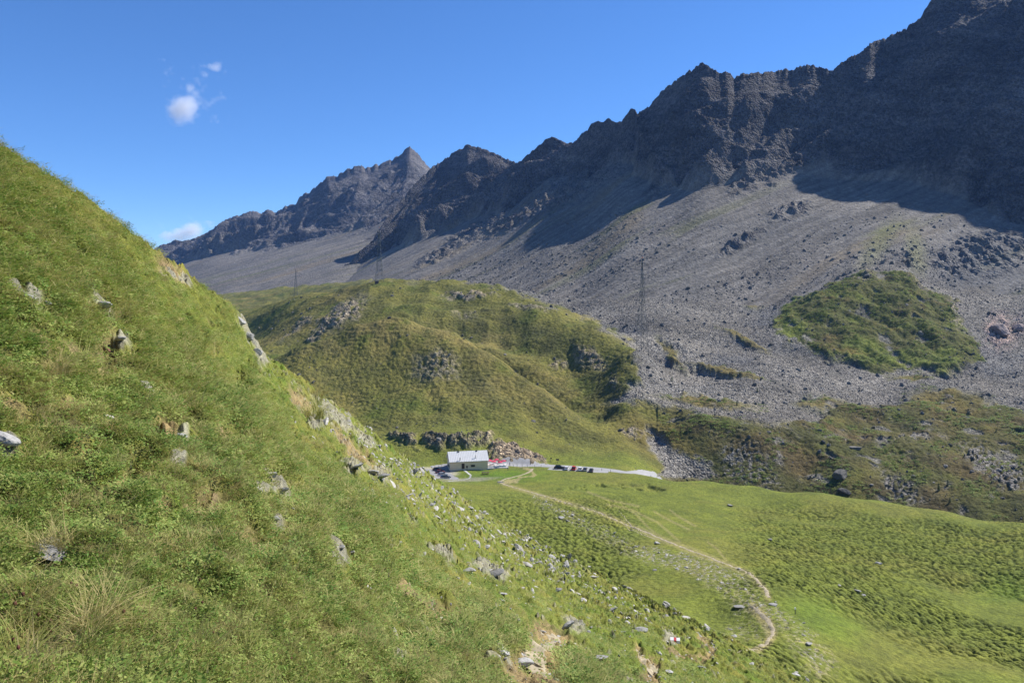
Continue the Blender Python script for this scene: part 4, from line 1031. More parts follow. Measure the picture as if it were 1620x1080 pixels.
big = [  # column, row, width, label, flatness, turn
    (44, 477, 24, 'grey white rock poking from the grass high on the left edge', 1, 0), (72, 481, 15, 'small grey rock just right of the high grey white rock on the left', 1, 1),
    (6, 701, 44, 'pale grey rock cut by the left edge of the photo', .9, 0), (84, 878, 44, 'flat light grey rock in dry grass at lower left', .5, 0),
    (160, 489, 32, 'ledge of layered grey rock on the upper left slope', .5, 2.6), (190, 539, 18, 'grey rock tilted in the grass below the layered ledge', .8, 2.4),
    (166, 556, 16, 'rust brown pointed rock standing in bare earth', 1.5, 0), (232, 620, 18, 'grey triangular rock alone in the middle left slope', 1.1, .6),
    (168, 663, 24, 'low whitish rock above the bare earth patches', .6, 0), (28, 541, 20, 'low whitish slab near the left edge', .5, 2.8),
    (284, 741, 15, 'small flat grey stone above the dark grass hollow', .5, 0), (290, 692, 18, 'grey rock under a small eroded bank', .8, 1),
    (428, 757, 26, 'long pale rock rib, upper end of the outcrop at centre left', .7, 2.3), (405, 773, 24, 'flat pale rock, lower left end of the outcrop at centre left', .4, .3), (447, 778, 20, 'pale rock, lower right end of the outcrop at centre left', .6, 2.4),
    (437, 824, 14, 'brownish grey upright rock right of the eroded pit', 1.3, .5), (394, 535, 15, 'tall pale rock face at the edge of the slope above the valley', 1.8, .5),
    (381, 512, 16, 'top of the pale rock face on the skyline of the slope', 1.5, .4), (408, 560, 14, 'lower tip of the pale rock face on the skyline of the slope', 1.6, .4),
    (566, 740, 26, 'flat light grey slab on the slope, upper one of a pair left of the inn', .4, 2.5), (603, 758, 30, 'dark edged grey slab, lower one of a pair left of the inn', .5, 2.6), (590, 749, 20, 'grey block wedged between the two slabs on the slope', .7, 2),
    (645, 786, 20, 'thin grey slab lying below the pair of slabs', .35, 2.8), (681, 800, 14, 'narrow white slab on the slope below the inn', .4, 2.9),
    (540, 868, 14, 'long pale rib of rock running down the slope', 1.0, 1.9), (528, 886, 18, 'grey lower block beside the pale rib of rock', .8, 2), (618, 1001, 18, 'bright white rock low in the centre of the slope', 1.1, .7),
    (632, 1042, 14, 'thin dark rock below the bright white rock', .7, 2.1), (797, 1037, 20, 'grey rock at the left edge of the bare trail', .9, 2.0), (829, 1050, 28, 'smooth grey stone in the bare dirt trail', .6, .2),
    (598, 860, 13, 'round whitish stone on the mid slope', .9, 0), (742, 904, 26, 'pale broken slab group on the mid slope', .4, 2.6), (782, 909, 30, 'broad blue grey slab on the mid slope', .35, 2.8),
    (797, 940, 14, 'slender whitish slab pointing down the slope', .4, 2.3), (882, 934, 15, 'dark topped flat stone on the lower slope', .5, 2.8), (970, 965, 15, 'white flat stone near the foot of the slope', .45, 2.9),
    (1016, 998, 20, 'light slab above the marked stone', .4, 2.7), (951, 1040, 24, 'long pale slab by the small dirt trail', .35, 2.4), (896, 992, 26, 'cluster of pale broken rock on the lower slope', .5, 2.5),
    (1059, 1063, 14, 'grey stone near the bottom edge right of the dirt trail', .6, .5), (918, 1067, 9, 'small grey stone at the bottom edge beside the trail', .8, .5), (1107, 1056, 12, 'small grey stone near the bottom edge below the curved trail', .6, 2)]
for a, b_, w_, lb, fl_, rz in big:
    stone('rock', a, b_, w_, lb, flat=fl_, rz=rz, mat=simple('rust_rock', (.17, .085, .05), .9, var=.3, bump=.5) if 'rust' in lb else None)
# painted way mark
M_WHITE = simple('white_paint', (.75, .75, .74), .6, var=.05); M_REDP = simple('red_paint', (.55, .06, .06), .6, var=.05)
q_ = place(1068, 1014)
if q_:
    t_ = empty('marked_stone', q_, -.2, 'white stone painted with a red stripe as a trail mark', 'marked rock')
    s_ = 15 * q_.y / F
    for nm, x0, x1, m_ in (('white_band', -.5, -.14, M_WHITE), ('red_stripe', -.14, .14, M_REDP), ('white_band', .14, .5, M_WHITE)):
        bm = bmesh.new(); prism(bm, [(-.32 * s_, -.15 * s_), (.32 * s_, -.15 * s_), (.28 * s_, .30 * s_), (.05 * s_, .38 * s_), (-.26 * s_, .22 * s_)], x0 * s_, x1 * s_); obj(nm, bm, m_, t_)
mead = [(887, 820, 12, 'grey rock in the hummocky meadow left of the trail', .7), (1039, 860, 10, 'grey rock just below the trail in the meadow', .8), (1155, 800, 10, 'low grey rock on the far part of the meadow', .5),
        (1390, 892, 12, 'grey rock in the middle of the hummocks', .7), (1357, 935, 11, 'white flat rock in the right meadow', .5), (1328, 926, 6, 'small white stone left of the white flat rock', .6), (1367, 942, 8, 'dark stone right under the white flat rock', .6),
        (1219, 854, 8, 'small grey stone above the bend of the trail', .6), (1260, 1068, 13, 'pale rock at the bottom edge in the right meadow', .5), (1280, 1019, 11, 'pale rock in the stony strip', .7), (1224, 957, 14, 'flat slab at the upper end of the stony strip', .4),
        (1168, 960, 17, 'long flat slab lying in the grassy pit', .3), (1161, 1007, 10, 'pale block at the bottom of the grassy pit', .8), (1036, 902, 7, 'small grey stone in the flat grass left of the trail', .6), (1071, 900, 7, 'low grey stone beside the stony streak', .5)]
for a, b_, w_, lb, fl_ in mead: stone('rock', a, b_, w_, lb, flat=fl_, tilt=0)
mora = [(1331, 753, 30, 'huge dark overhanging boulder on the moraine above the meadow edge', 1.0, M_DARKR), (1336, 779, 20, 'brown half buried boulder under the huge dark boulder', .9, M_DARKR), (1380, 767, 8, 'grey boulder right of the huge dark one, nearer of two', .9, M_BOULD),
        (1401, 767, 7, 'grey boulder right of the huge dark one, farther of two', .9, M_BOULD), (1446, 753, 6, 'small grey boulder on the brown moraine slope', .9, M_BOULD), (1457, 746, 6, 'dark small boulder beside the grey one on the moraine', .9, M_DARKR), (1587, 788, 8, 'pale boulder at the far right of the moraine', .8, M_BOULD),
        (1355, 709, 20, 'row of light boulders on the moraine crest', .5, M_BOULD), (1582, 527, 34, 'big pinkish rounded rock beside the green mound', 1.3, None), (1612, 522, 20, 'pinkish rock cut by the right edge beside the green mound', 1.5, None), (1371, 438, 18, 'brown rock knob on top of the green mound', .9, M_DARKR)]
for a, b_, w_, lb, fl_, m_ in mora: stone('boulder', a, b_, w_, lb, cat='boulder', flat=fl_, mat=m_ or stone_mat('pinkish_rock', (.21, .165, .15), .35, .5), tilt=.1, sink=.3)
# the countable scatter of pale stones: the largest 300
n_ = 0; w6 = w5 + hsv * beyond * (Dh > 14) * .04 * sstep(500, 800, HS.PX) * np.clip(Dh / 20, .5, None) ** -1.6
p, r, c = sample(HS, w6, 300)
for k in range(300):
    o = bpy.data.objects.new('stone', slab[k % 8]); C.objects.link(o)
    s_ = min(.0052 + .0035 * rng.pareto(2.2), .013) * p[k, 1]
    o.location = tuple(p[k] + np.array([0, 0, s_ * .08])); o.scale = (s_ * rng.uniform(.8, 1.5), s_, s_ * rng.uniform(.7, 1.5)); o.rotation_euler = (rng.normal(0, .25), .5 + rng.normal(0, .25), rng.uniform(0, 6.28))
    tag(o, 'small pale stone among many scattered over the grassy slope', 'stone', 'pale stones scattered over the slope')

# ================================================================== paths and road
def strip(name, pts, width, mat, lift=.04, wobble=.0, seg=.5, n=5, taper=False, flatz=False):
    P = [place(a, b_) for a, b_ in pts]; P = [q_ for q_ in P if q_ is not None]
    xy = []
    for i in range(len(P) - 1):
        a, b_ = P[i], P[i + 1]
        p0 = P[i - 1] if i else a + (a - b_); p3 = P[i + 2] if i + 2 < len(P) else b_ + (b_ - a)
        m = max(2, int((b_ - a).length / seg))
        for k in range(m):
            t = k / m
            xy.append(((2 * a + (b_ - p0) * t + (2 * p0 - 5 * a + 4 * b_ - p3) * t * t + (-p0 + 3 * a - 3 * b_ + p3) * t ** 3) * .5))
    xy.append(P[-1]); V = []; Q = []; m = len(xy)
    for i, q_ in enumerate(xy):
        d = (xy[min(i + 1, m - 1)] - xy[max(i - 1, 0)]); d.z = 0; d.normalize(); nx, ny = -d.y, d.x
        w_ = width
        if isinstance(width, (list, tuple)): w_ = width[0] + (width[1] - width[0]) * i / m
        if taper: w_ *= min(1, .25 + 3 * min(i, m - 1 - i) / m)
        wl = w_ / 2 * (1 + wobble * float(pn(i * .23, 3.3, 900))); wr = w_ / 2 * (1 + wobble * float(pn(i * .23, 8.3, 901)))
        for j in range(n):
            s_ = -wl + (wl + wr) * j / (n - 1); x, y = q_.x + nx * s_, q_.y + ny * s_
            z = (q_.z if flatz else ground(x, y)) + lift
            if j in (0, n - 1): z -= lift + .06
            V.append((x, y, z))
            if i and j: k = i * n + j; Q.append((k - n - 1, k - 1, k, k - n))
    o = mesh_np(name, V, Q, mat); o['kind'] = 'structure'; return o
M_DIRT = simple('trodden_earth', (.30, .25, .165), .95, var=.3, scale=3, bump=.6)
M_ASPH = simple('pale_asphalt', (.27, .265, .26), .9, var=.12, scale=.8)
M_CONC = simple('concrete', (.42, .41, .39), .9, var=.1)
strip('path', TRAIL_A, (1.25, .85), M_DIRT, .05, .5); strip('path', TRAIL_B, .8, M_DIRT, .05, .6); strip('path', [(790, 762), (800, 757), (822, 752), (838, 746), (842, 741)], 1.6, M_DIRT, .05, .4)
strip('path', [(1045, 850), (1020, 843), (1000, 832), (985, 815), (976, 806)], .35, M_DIRT, .03, .6, taper=True)
strip('path', [(1060, 858), (1030, 850), (1000, 838), (985, 830)], .4, M_DIRT, .03, .6, taper=True)
strip('path', TRAIL_D[:-1], (.45, .75), M_DIRT, .03, .5, seg=.15)
strip('path', TRAIL_E[:-1], .6, M_DIRT, .04, .5, seg=.2)
strip('road', [(686, 741), (700, 739.5), (740, 736), (772, 735), (820, 735), (860, 736), (900, 738.2), (940, 741), (970, 744), (1000, 747.5), (1025, 751.5), (1045, 755)], 7.5, M_ASPH, .10, .02, seg=2, n=7)
strip('parking_bay', [(868, 741), (885, 742), (905, 743), (925, 744.2), (945, 745.5), (962, 746)], 6.0, M_ASPH, .07, .05, seg=2, n=5)
strip('yard', [(684, 742), (692, 747), (702, 753), (708, 758)], 11.0, simple('yard_gravel', (.22, .215, .21), .95, var=.2), .06, .1, seg=1, n=7)
strip('footpath', [(733, 742.5), (738, 746), (745, 751.5)], 1.5, M_CONC, .09, 0, n=3); strip('footpath', [(745, 752), (743, 755.5), (735, 758.5), (722, 760), (708, 761)], 1.4, M_ASPH, .07, .05, n=3)

# ================================================================== the inn
M_WALL = simple('ochre_render', (.80, .60, .37), .95, var=.08, scale=.6)
M_ROOF = simple('sheet_metal_roof', (.56, .55, .53), .5, metal=.0, var=.05, scale=.7, spec=.5)
M_GLASS = simple('window_glass', (.02, .025, .03), .1, spec=.6)
M_WOODD = simple('dark_wood', (.075, .045, .03), .8, var=.3)
M_DARK = simple('dark_metal', (.04, .04, .042), .5, spec=.4)
M_GALV = simple('galvanised_steel', (.10, .11, .105), .6, metal=.2)
ox, oy = -26.8, 328.0; rz = R(12); Lh, Wh, He, Hr = 16.6, 9.5, 3.8, 3.2
z0 = to_world(712, 744, 328)[2]
inn = empty('mountain_inn', (ox, oy, z0), rz, 'ochre mountain inn with a bright sheet metal gable roof beside the pass road', 'inn')
bm = bmesh.new(); prism(bm, [(0, -4), (Wh, -4), (Wh, He), (Wh / 2, He + Hr), (0, He)], 0, Lh); obj('wall', bm, M_WALL, inn)
bm = bmesh.new(); th = .16; ov = .45; sl_ = Hr / (Wh / 2)
for sgn in (-1, 1):
    y0 = -ov if sgn < 0 else Wh + ov; ze = He - ov * sl_ + .04
    prism(bm, [(y0, ze), (Wh / 2, He + Hr + .04), (Wh / 2, He + Hr + .04 + th), (y0, ze + th)], -.5, Lh + .5)
roof = obj('roof', bm, M_ROOF, inn)
bm = bmesh.new()
for k in range(24):
    x = -.3 + k * (Lh + .6) / 23; prism(bm, [(-ov, He - ov * sl_ + th + .05), (Wh / 2, He + Hr + th + .05), (Wh / 2, He + Hr + th + .11), (-ov, He - ov * sl_ + th + .11)], x, x + .05)
obj('standing_seams', bm, M_ROOF, roof)
def on_roof(x, t): return (x, -ov + t * (Wh / 2 + ov), He - ov * sl_ + t * (Hr + ov * sl_) + th)
for x, t in ((4.4, .12), (11.4, .28)):
    a = on_roof(x, t); bm = bmesh.new(); bar(bm, (a[0], a[1], a[2] - .2), (a[0], a[1], a[2] + 1.1), .2, n=8); bar(bm, (a[0], a[1], a[2] + 1.1), (a[0], a[1], a[2] + 1.25), .34, n=8); obj('vent_pipe', bm, M_GALV, roof)
for x, t in ((4.2, .93), (12.3, .95)):
    a = on_roof(x, t); bm = bmesh.new(); box(bm, (a[0], a[1], a[2] + .1), (.7, .6, .4)); obj('chimney', bm, M_DARK, roof)
def opening(nm, x, zc, w_, h_, mat, face='f', frame=True):
    bm = bmesh.new()
    if face == 'f': box(bm, (x, -.02, zc), (w_, .08, h_))
    else: box(bm, (-.02, x, zc), (.08, w_, h_))
    o = obj(nm, bm, mat, inn)
    if frame:
        bm = bmesh.new(); t = .08
        for dx, dz, sx, sz in ((0, h_ / 2, w_ + .2, t), (0, -h_ / 2, w_ + .2, t), (w_ / 2, 0, t, h_), (-w_ / 2, 0, t, h_), (0, 0, .05, h_)):
            if face == 'f': box(bm, (x + dx, -.08, zc + dz), (sx, .07, sz))
            else: box(bm, (-.08, x + dx, zc + dz), (.07, sx, sz))
        obj('frame', bm, M_WOODD, o)
    return o
opening('door', 5.7, 1.1 + .55, 1.25, 2.3, M_WOODD, frame=False)
opening('window', 7.4, .95 + .3, .55, .9, M_GLASS); opening('window', 10.0, 1.3 + .3, 1.7, .8, M_GLASS)
for y, z in ((2.6, 1.2), (4.8, 1.2), (7.0, 1.2), (3.6, 3.6), (6.0, 3.6), (4.75, 5.4), (3.2, -1.0), (6.2, -1.0)): opening('window', y, z, .8, 1.0, M_GLASS, 'l')
bm = bmesh.new(); prism(bm, [(-4.6, -3.4), (-.05, -3.4), (-.05, -.3), (-4.6, -2.2)], .25, .6); st_ = obj('stair_wall', bm, simple('brown_wall', (.12, .06, .045), .9), inn)
bm = bmesh.new(); prism(bm, [(-4.7, -2.2), (-.05, -.28), (-.05, -.08), (-4.7, -2.0)], .12, .72); obj('coping', bm, M_CONC, st_)

def local(px_, py_, D=None):
    q_ = place(px_, py_); return q_ if q_ is not None else Vector(to_world(px_, py_, D or 330))
def drop(x, y): return (x, y, ground(x, y))

q_ = local(764, 741)
t_ = empty('stone_stele', q_, .2, 'upright greenish grey stone slab on the lawn in front of the inn', 'monument')
bm = bmesh.new(); prism(bm, [(-.7, -.3), (.7, -.3), (.62, 2.5), (.2, 2.7), (-.55, 2.55)], -.16, .16, 'y'); obj('slab', bm, simple('lichen_stone', (.23, .25, .16), .95, var=.2, scale=2), t_)
bm = bmesh.new(); box(bm, (0, 0, .05), (1.9, .8, .3)); obj('plinth', bm, M_CONC, t_)

q_ = local(768, 750)
t_ = empty('picnic_table', q_, .15, 'dark brown wooden table with benches on the lawn below the stone slab', 'table')
for nm, y, z, d in (('table_top', 0, .86, 1.1), ('bench', -1.05, .5, .4), ('bench', 1.05, .5, .4)):
    bm = bmesh.new(); box(bm, (0, y, z), (3.0, d, .1)); obj(nm, bm, M_WOODD, t_)
for x in (-1.1, 1.1):
    bm = bmesh.new(); bar(bm, (x, -.9, -.05), (x, .25, .84), .12); bar(bm, (x, .9, -.05), (x, -.25, .84), .12); box(bm, (x, 0, .42), (.1, 2.3, .1)); obj('leg', bm, M_WOODD, t_)

# terrace
M_REDC = simple('red_canvas', (.48, .05, .10), .85, var=.08); M_WCAN = simple('white_panel', (.62, .64, .68), .7)
def parasol(p, s, label):
    t = empty('parasol', p, random.uniform(0, .8), label, 'parasol', 'red parasols on the terrace')
    bm = bmesh.new(); c0 = bm.verts.new((0, 0, 2.55)); ring = []
    for k in range(16):
        a = 2 * math.pi * k / 16; rr = s * (1 if k % 2 == 0 else .93); ring.append(bm.verts.new((rr * math.cos(a), rr * math.sin(a), 2.0 + (0 if k % 2 == 0 else .05))))
    low = [bm.verts.new((v.co.x, v.co.y, v.co.z - .18)) for v in ring]
    for k in range(16):
        j = (k + 1) % 16; bm.faces.new((c0, ring[k], ring[j])); bm.faces.new((ring[k], low[k], low[j], ring[j]))
    obj('canopy', bm, M_REDC, t)
    bm = bmesh.new(); bar(bm, (0, 0, -.05), (0, 0, 2.6), .06, n=8); obj('pole', bm, M_WCAN, t)
    bm = bmesh.new(); box(bm, (0, 0, .06), (.6, .6, .12)); obj('base', bm, M_CONC, t)
tx, ty = to_world(786, 742, 333)[:2]; tz = ground(tx, ty) + .15
bm = bmesh.new(); box(bm, (0, 0, -.4), (9.5, 9, 1.1)); te = obj('terrace', bm, M_CONC, None, loc=(tx, ty + 3.2, tz)); te.rotation_euler = (0, 0, R(6)); te['kind'] = 'structure'
tz = tz + .16
for k, (dx, dy, lb) in enumerate([(-3.3, 4.5, 'red parasol next to the corner of the inn'), (-.3, 6.4, 'red parasol farthest back on the terrace'), (2.9, 3.6, 'red parasol at the right end of the terrace'),
                                  (-1.4, 2.6, 'red parasol at the front left of the terrace'), (1.4, 1.0, 'red parasol nearest the front rail of the terrace')]):
    parasol((tx + dx, ty + dy, tz), 1.15, lb)
    t = empty('terrace_table', (tx + dx + .3, ty + dy - .2, tz), .2, 'pale table under the %s' % lb, 'table', 'tables on the terrace')
    bm = bmesh.new(); box(bm, (.45, 0, .74), (1.5, .8, .05)); obj('table_top', bm, M_WCAN, t)
    for x in (-.1, 1.0):
        bm = bmesh.new(); bar(bm, (x, -.3, 0), (x, -.3, .72), .05); bar(bm, (x, .3, 0), (x, .3, .72), .05); obj('leg', bm, M_GALV, t)
t_ = empty('terrace_rail', (tx, ty - .95, tz), R(6), 'low whitish rail along the front of the terrace', 'railing')
for k in range(6):
    bm = bmesh.new(); box(bm, (-4.2 + k * 1.68, 0, .4), (.1, .1, 1.0)); obj('post', bm, M_WCAN, t_)
for k in range(5):
    bm = bmesh.new(); box(bm, (-3.36 + k * 1.68, 0, .5), (1.56, .04, .55)); obj('panel', bm, M_WCAN, t_)

# ---- cars
def carmat(name, c, metal=.3): 
    m = simple(name, c, .25, metal=metal, var=.03, spec=.6); return m
def car(px_, py_, heading, paint, label, L_=4.2, W_=1.75, H_=1.45, group='cars parked along the pass road'):
    q_ = local(px_, py_); t = empty('car', (q_.x, q_.y, q_.z + .10), heading, label, 'car', group)
    l = L_ / 2
    prof = [(-l, .32), (-l * .98, .72), (-l * .72, .92), (l * .42, .92), (l * .9, .76), (l, .55), (l * .97, .30), (l * .8, .22), (-l * .85, .22)]
    bm = bmesh.new(); A = []
    for s_, y in ((.90, -W_ / 2), (1, -W_ / 2 + .12), (1, W_ / 2 - .12), (.90, W_ / 2)):
        A.append([bm.verts.new((x, y, .57 + (z - .57) * s_)) for x, z in prof])
    n = len(prof)
    for a, b_ in zip(A[:-1], A[1:]):
        for i in range(n): j = (i + 1) % n; bm.faces.new((a[i], a[j], b_[j], b_[i]))
    bm.faces.new(A[0]); bm.faces.new(A[-1][::-1]); body = obj('body', bm, paint, t)
    def cab(z0_, z1_, w0, w1, x0, x1, x2, x3, nm, mat, par):
        bm = bmesh.new(); v = [bm.verts.new(c_) for c_ in ((x0, -w0, z0_), (x3, -w0, z0_), (x3, w0, z0_), (x0, w0, z0_), (x1, -w1, z1_), (x2, -w1, z1_), (x2, w1, z1_), (x1, w1, z1_))]
        for f in ((0, 3, 2, 1), (4, 5, 6, 7), (0, 1, 5, 4), (1, 2, 6, 5), (2, 3, 7, 6), (3, 0, 4, 7)): bm.faces.new([v[i] for i in f])
        return obj(nm, bm, mat, par)
    w = W_ / 2 - .06
    cab(.90, H_ - .06, w, w - .18, -l * .86, -l * .66, l * .12, l * .48, 'windows', M_GLASS, t)
    cab(H_ - .06, H_, w - .15, w - .22, -l * .68, -l * .64, l * .10, l * .14, 'roof', paint, t)
    for sx in (-l * .62, l * .64):
        for sy in (-1, 1):
            bm = bmesh.new(); bar(bm, (sx, sy * (W_ / 2 - .2), .30), (sx, sy * (W_ / 2 + .01), .30), .46, n=14); wh = obj('wheel', bm, M_DARK, t)
            bm = bmesh.new(); bar(bm, (sx, sy * (W_ / 2 + .0), .30), (sx, sy * (W_ / 2 + .03), .30), .26, n=10); obj('rim', bm, M_WCAN, wh)
    for sy in (-1, 1):
        bm = bmesh.new(); box(bm, (l * .97, sy * (W_ / 2 - .32), .62), (.1, .34, .14)); obj('headlight', bm, M_WCAN, t)
        bm = bmesh.new(); box(bm, (-l * .985, sy * (W_ / 2 - .25), .72), (.08, .26, .16)); obj('tail_light', bm, M_REDP, t)
    return t
cB, cW, cR, cS, cD, cM = carmat('black_paint', (.015, .018, .018)), carmat('white_car_paint', (.72, .72, .72), 0), carmat('red_car_paint', (.50, .03, .03), 0), carmat('silver_paint', (.45, .47, .50), .5), carmat('dark_grey_paint', (.10, .11, .12)), carmat('maroon_paint', (.12, .02, .025))
car(885, 741.5, R(-4), cB, 'black estate car parked lengthwise at the left end of the row by the road', 4.8, 1.85, 1.6)
car(896.5, 742.5, R(75), cW, 'low white car between the black and the red one by the road', 3.9, 1.7, 1.35)
car(908, 743, R(77), cR, 'red car in the row by the road', 4.3, 1.8, 1.6)
car(918, 744, R(78), cW, 'white car just right of the red one', 4.2, 1.75, 1.45)
car(926, 744.4, R(78), cS, 'silver car fifth in the row by the road', 4.3, 1.78, 1.55)
car(935.5, 746, R(78), cD, 'dark grey car at the right end of the row by the road', 4.2, 1.75, 1.45)
g2 = 'cars parked in the shade of the inn'
car(692, 744.5, R(20), cB, 'black car farthest back in the shade left of the inn', group=g2); car(696.5, 748.5, R(20), cM, 'maroon car, second in the shade left of the inn', group=g2)
car(700.5, 752.5, R(20), cS, 'silver blue car, third in the shade left of the inn', group=g2); car(705, 756.5, R(20), cD, 'dark grey car nearest in the shade left of the inn', group=g2)

# ---- people
def person(px_, py_, face, shirt, label):
    q_ = local(px_, py_); t = empty('person', (q_.x, q_.y, q_.z + .12), face, label, 'person')
    V = [(0, 0, .95), (0, 0, 1.2), (0, 0, 1.42), (0, 0, 1.53), (0, .02, 1.66), (0, .02, 1.76), (.19, 0, 1.40), (.25, .03, 1.13), (.24, .14, .90), (-.19, 0, 1.40), (-.25, .02, 1.13), (-.23, .10, .88),
         (.10, 0, .88), (.12, .08, .48), (.12, .02, .08), (.12, .16, .04), (-.10, 0, .88), (-.11, -.02, .48), (-.11, -.12, .08), (-.11, .03, .04)]
    E = [(0, 1), (1, 2), (2, 3), (3, 4), (4, 5), (2, 6), (6, 7), (7, 8), (2, 9), (9, 10), (10, 11), (0, 12), (12, 13), (13, 14), (14, 15), (0, 16), (16, 17), (17, 18), (18, 19)]
    Rr = [.15, .15, .16, .055, .10, .07, .065, .05, .035, .065, .05, .035, .10, .07, .05, .045, .10, .07, .05, .045]
    me = bpy.data.meshes.new('body'); me.from_pydata(V, E, []); o = bpy.data.objects.new('body', me); C.objects.link(o); o.parent = t
    md = o.modifiers.new('skin', 'SKIN'); 
    for i, r_ in enumerate(Rr): me.skin_vertices[0].data[i].radius = (r_, r_ * .8)
    me.skin_vertices[0].data[0].use_root = True
    o.modifiers.new('sub', 'SUBSURF').levels = 1; me.materials.append(shirt)
    bm = bmesh.new(); bmesh.ops.create_uvsphere(bm, u_segments=12, v_segments=8, radius=.115)
    for v in bm.verts: v.co = Vector((v.co.x * .9, v.co.y + .02 - .02, v.co.z * .75 + 1.76))
    obj('hair', bm, M_DARK, t, True)
M_NAVY = simple('dark_clothes', (.03, .035, .05), .9); M_GREYC = simple('grey_clothes', (.16, .15, .15), .9)
person(803.5, 744, 1.2, M_NAVY, 'person in dark clothes standing where the path meets the road')
person(806.5, 737.5, 2.2, M_GREYC, 'person in grey standing right of the terrace')
person(839, 735.5, -1.3, M_NAVY, 'person in dark clothes walking on the road left of the parked cars')

# ---- posts, signs
for k, (a, b_) in enumerate([(683, 741.5), (688, 740.5), (694, 739.8), (699, 739), (812, 738.5), (818, 738), (826, 738.2), (834, 738.5), (846, 738.8), (856, 739.2), (952, 744.8), (966, 746.6)]):
    q_ = local(a, b_); bm = bmesh.new(); bar(bm, (0, 0, -.3), (0, 0, 1.15), .11, .09, n=6); box(bm, (0, 0, 1.17), (.14, .14, .06))
    o = obj('road_post', bm, M_WOODD if k % 2 else M_GALV, None, loc=q_); tag(o, 'thin marker post standing along the edge of the pass road', 'post', 'posts along the pass road')
q_ = local(882, 734); t_ = empty('road_sign', q_, 0, 'dark road sign on a post behind the black car', 'sign')
bm = bmesh.new(); bar(bm, (0, 0, -.3), (0, 0, 2.4), .1, n=6); obj('post', bm, M_DARK, t_)
bm = bmesh.new(); box(bm, (0, -.06, 2.1), (1.3, .05, .7)); obj('sign_board', bm, M_DARK, t_)
q_ = local(871.5, 731); t_ = empty('signpost', q_, 0, 'thin dark signpost on the bank left of the road sign', 'signpost')
bm = bmesh.new(); bar(bm, (0, 0, -.3), (0, 0, 2.2), .12, n=6); obj('post', bm, M_DARK, t_)
bm = bmesh.new(); box(bm, (.1, -.07, 1.9), (.7, .05, .5)); obj('arrow_board', bm, M_WOODD, t_)
q_ = place(1258, 971)
if q_:
    t_ = empty('trail_post', q_, 0, 'short white topped trail post right of the stony strip', 'post')
    bm = bmesh.new(); bar(bm, (0, 0, -.2), (0, 0, .75), .10, n=6); obj('pole', bm, M_GALV, t_)
    bm = bmesh.new(); box(bm, (0, 0, .86), (.2, .16, .24)); obj('cap', bm, M_WHITE, t_)
q_ = place(791, 763)
if q_:
    bm = bmesh.new(); box(bm, (0, 0, .1), (2.2, 1.2, .5), .2, .85); box(bm, (1.3, .3, .05), (.9, .8, .35), .6, .8)
    o = obj('trail_slab', bm, M_PALE, None, loc=q_); tag(o, 'bright stone slab bridging the start of the trail below the inn', 'slab')

# ---- pylons
def pylon(px_, D, top, base_py, label, arms, wide):
    x = (px_ - CX) / F * D; z = ground(x, D); H = (HZ - top) / F * D - z
    t = empty('power_pylon', (x, D, z), R(25), label, 'pylon', 'lattice pylons of the power line')
    hw = lambda h: wide / 2 * (1 - h / H) ** 1.15 * 1.0 + .38 * (1 - .6 * h / H)
    bm = bmesh.new(); n = 13; hs = [H * (1 - (1 - k / n) ** 1.25) for k in range(n + 1)]; hs[-1] = H * .97
    for sx, sy in ((-1, -1), (1, -1), (1, 1), (-1, 1)):
        for a, b_ in zip(hs[:-1], hs[1:]):
            bar(bm, (sx * hw(a), sy * hw(a), a - (1.5 if a == 0 else 0)), (sx * hw(b_), sy * hw(b_), b_), .20, .17)
    cs = [(-1, -1), (1, -1), (1, 1), (-1, 1)]
    for a, b_ in zip(hs[:-1], hs[1:]):
        for i in range(4):
            c0, c1_ = cs[i], cs[(i + 1) % 4]
            bar(bm, (c0[0] * hw(a), c0[1] * hw(a), a), (c1_[0] * hw(b_), c1_[1] * hw(b_), b_), .09)
            bar(bm, (c1_[0] * hw(a), c1_[1] * hw(a), a), (c0[0] * hw(b_), c0[1] * hw(b_), b_), .09)
            bar(bm, (c0[0] * hw(b_), c0[1] * hw(b_), b_), (c1_[0] * hw(b_), c1_[1] * hw(b_), b_), .12)
    obj('lattice_tower', bm, M_GALV, t)
    for fr, half in arms:
        h = H * fr; bm = bmesh.new(); w = hw(h)
        for s in (-1, 1):
            for sy in (-1, 1):
                bar(bm, (s * w, sy * w, h), (s * half, 0, h + .25), .13); bar(bm, (s * w, sy * w, h + 2.0), (s * half, 0, h + .3), .10)
            for f in (.3, .6): bar(bm, (s * (w + (half - w) * f), 0, h), (s * (w + (half - w) * f), 0, h + 2.0 * (1 - f)), .12)
        am = obj('cross_arm', bm, M_GALV, t)
        for s in (-1, 1):
            bm = bmesh.new()
            for k in range(6): bar(bm, (s * half, 0, h - .1 - k * .35), (s * half, 0, h - .35 - k * .35), .26, .12, n=8)
            obj('insulator', bm, M_DARK, am)
    bm = bmesh.new(); box(bm, (0, 0, H), (.5, .5, .9), 0, .5); obj('top_marker', bm, simple('orange_marker', (.55, .12, .04), .6), t)
    return t
pylon(600, 702, 360, 451, 'tall lattice pylon on top of the green knoll', [(.60, 6.5), (.73, 8.5), (.86, 6)], 5.5)
pylon(1016, 520, 407, 566, 'tallest looking lattice pylon at the edge of the boulder field', [(.66, 6), (.79, 8), (.91, 5.5)], 5.5)
pylon(468, 1180, 425, 475, 'small distant lattice pylon on the pass behind the knoll', [(.60, 7), (.73, 9), (.86, 7)], 5.5)
x, y = (596 - CX) / F * 692, 692
t_ = empty('shed', (x, y, ground(x, y)), .3, 'small dark shed at the foot of the pylon on the knoll', 'shed')
bm = bmesh.new(); box(bm, (0, 0, 1.0), (3.0, 2.2, 2.4)); obj('wall', bm, M_WOODD, t_)
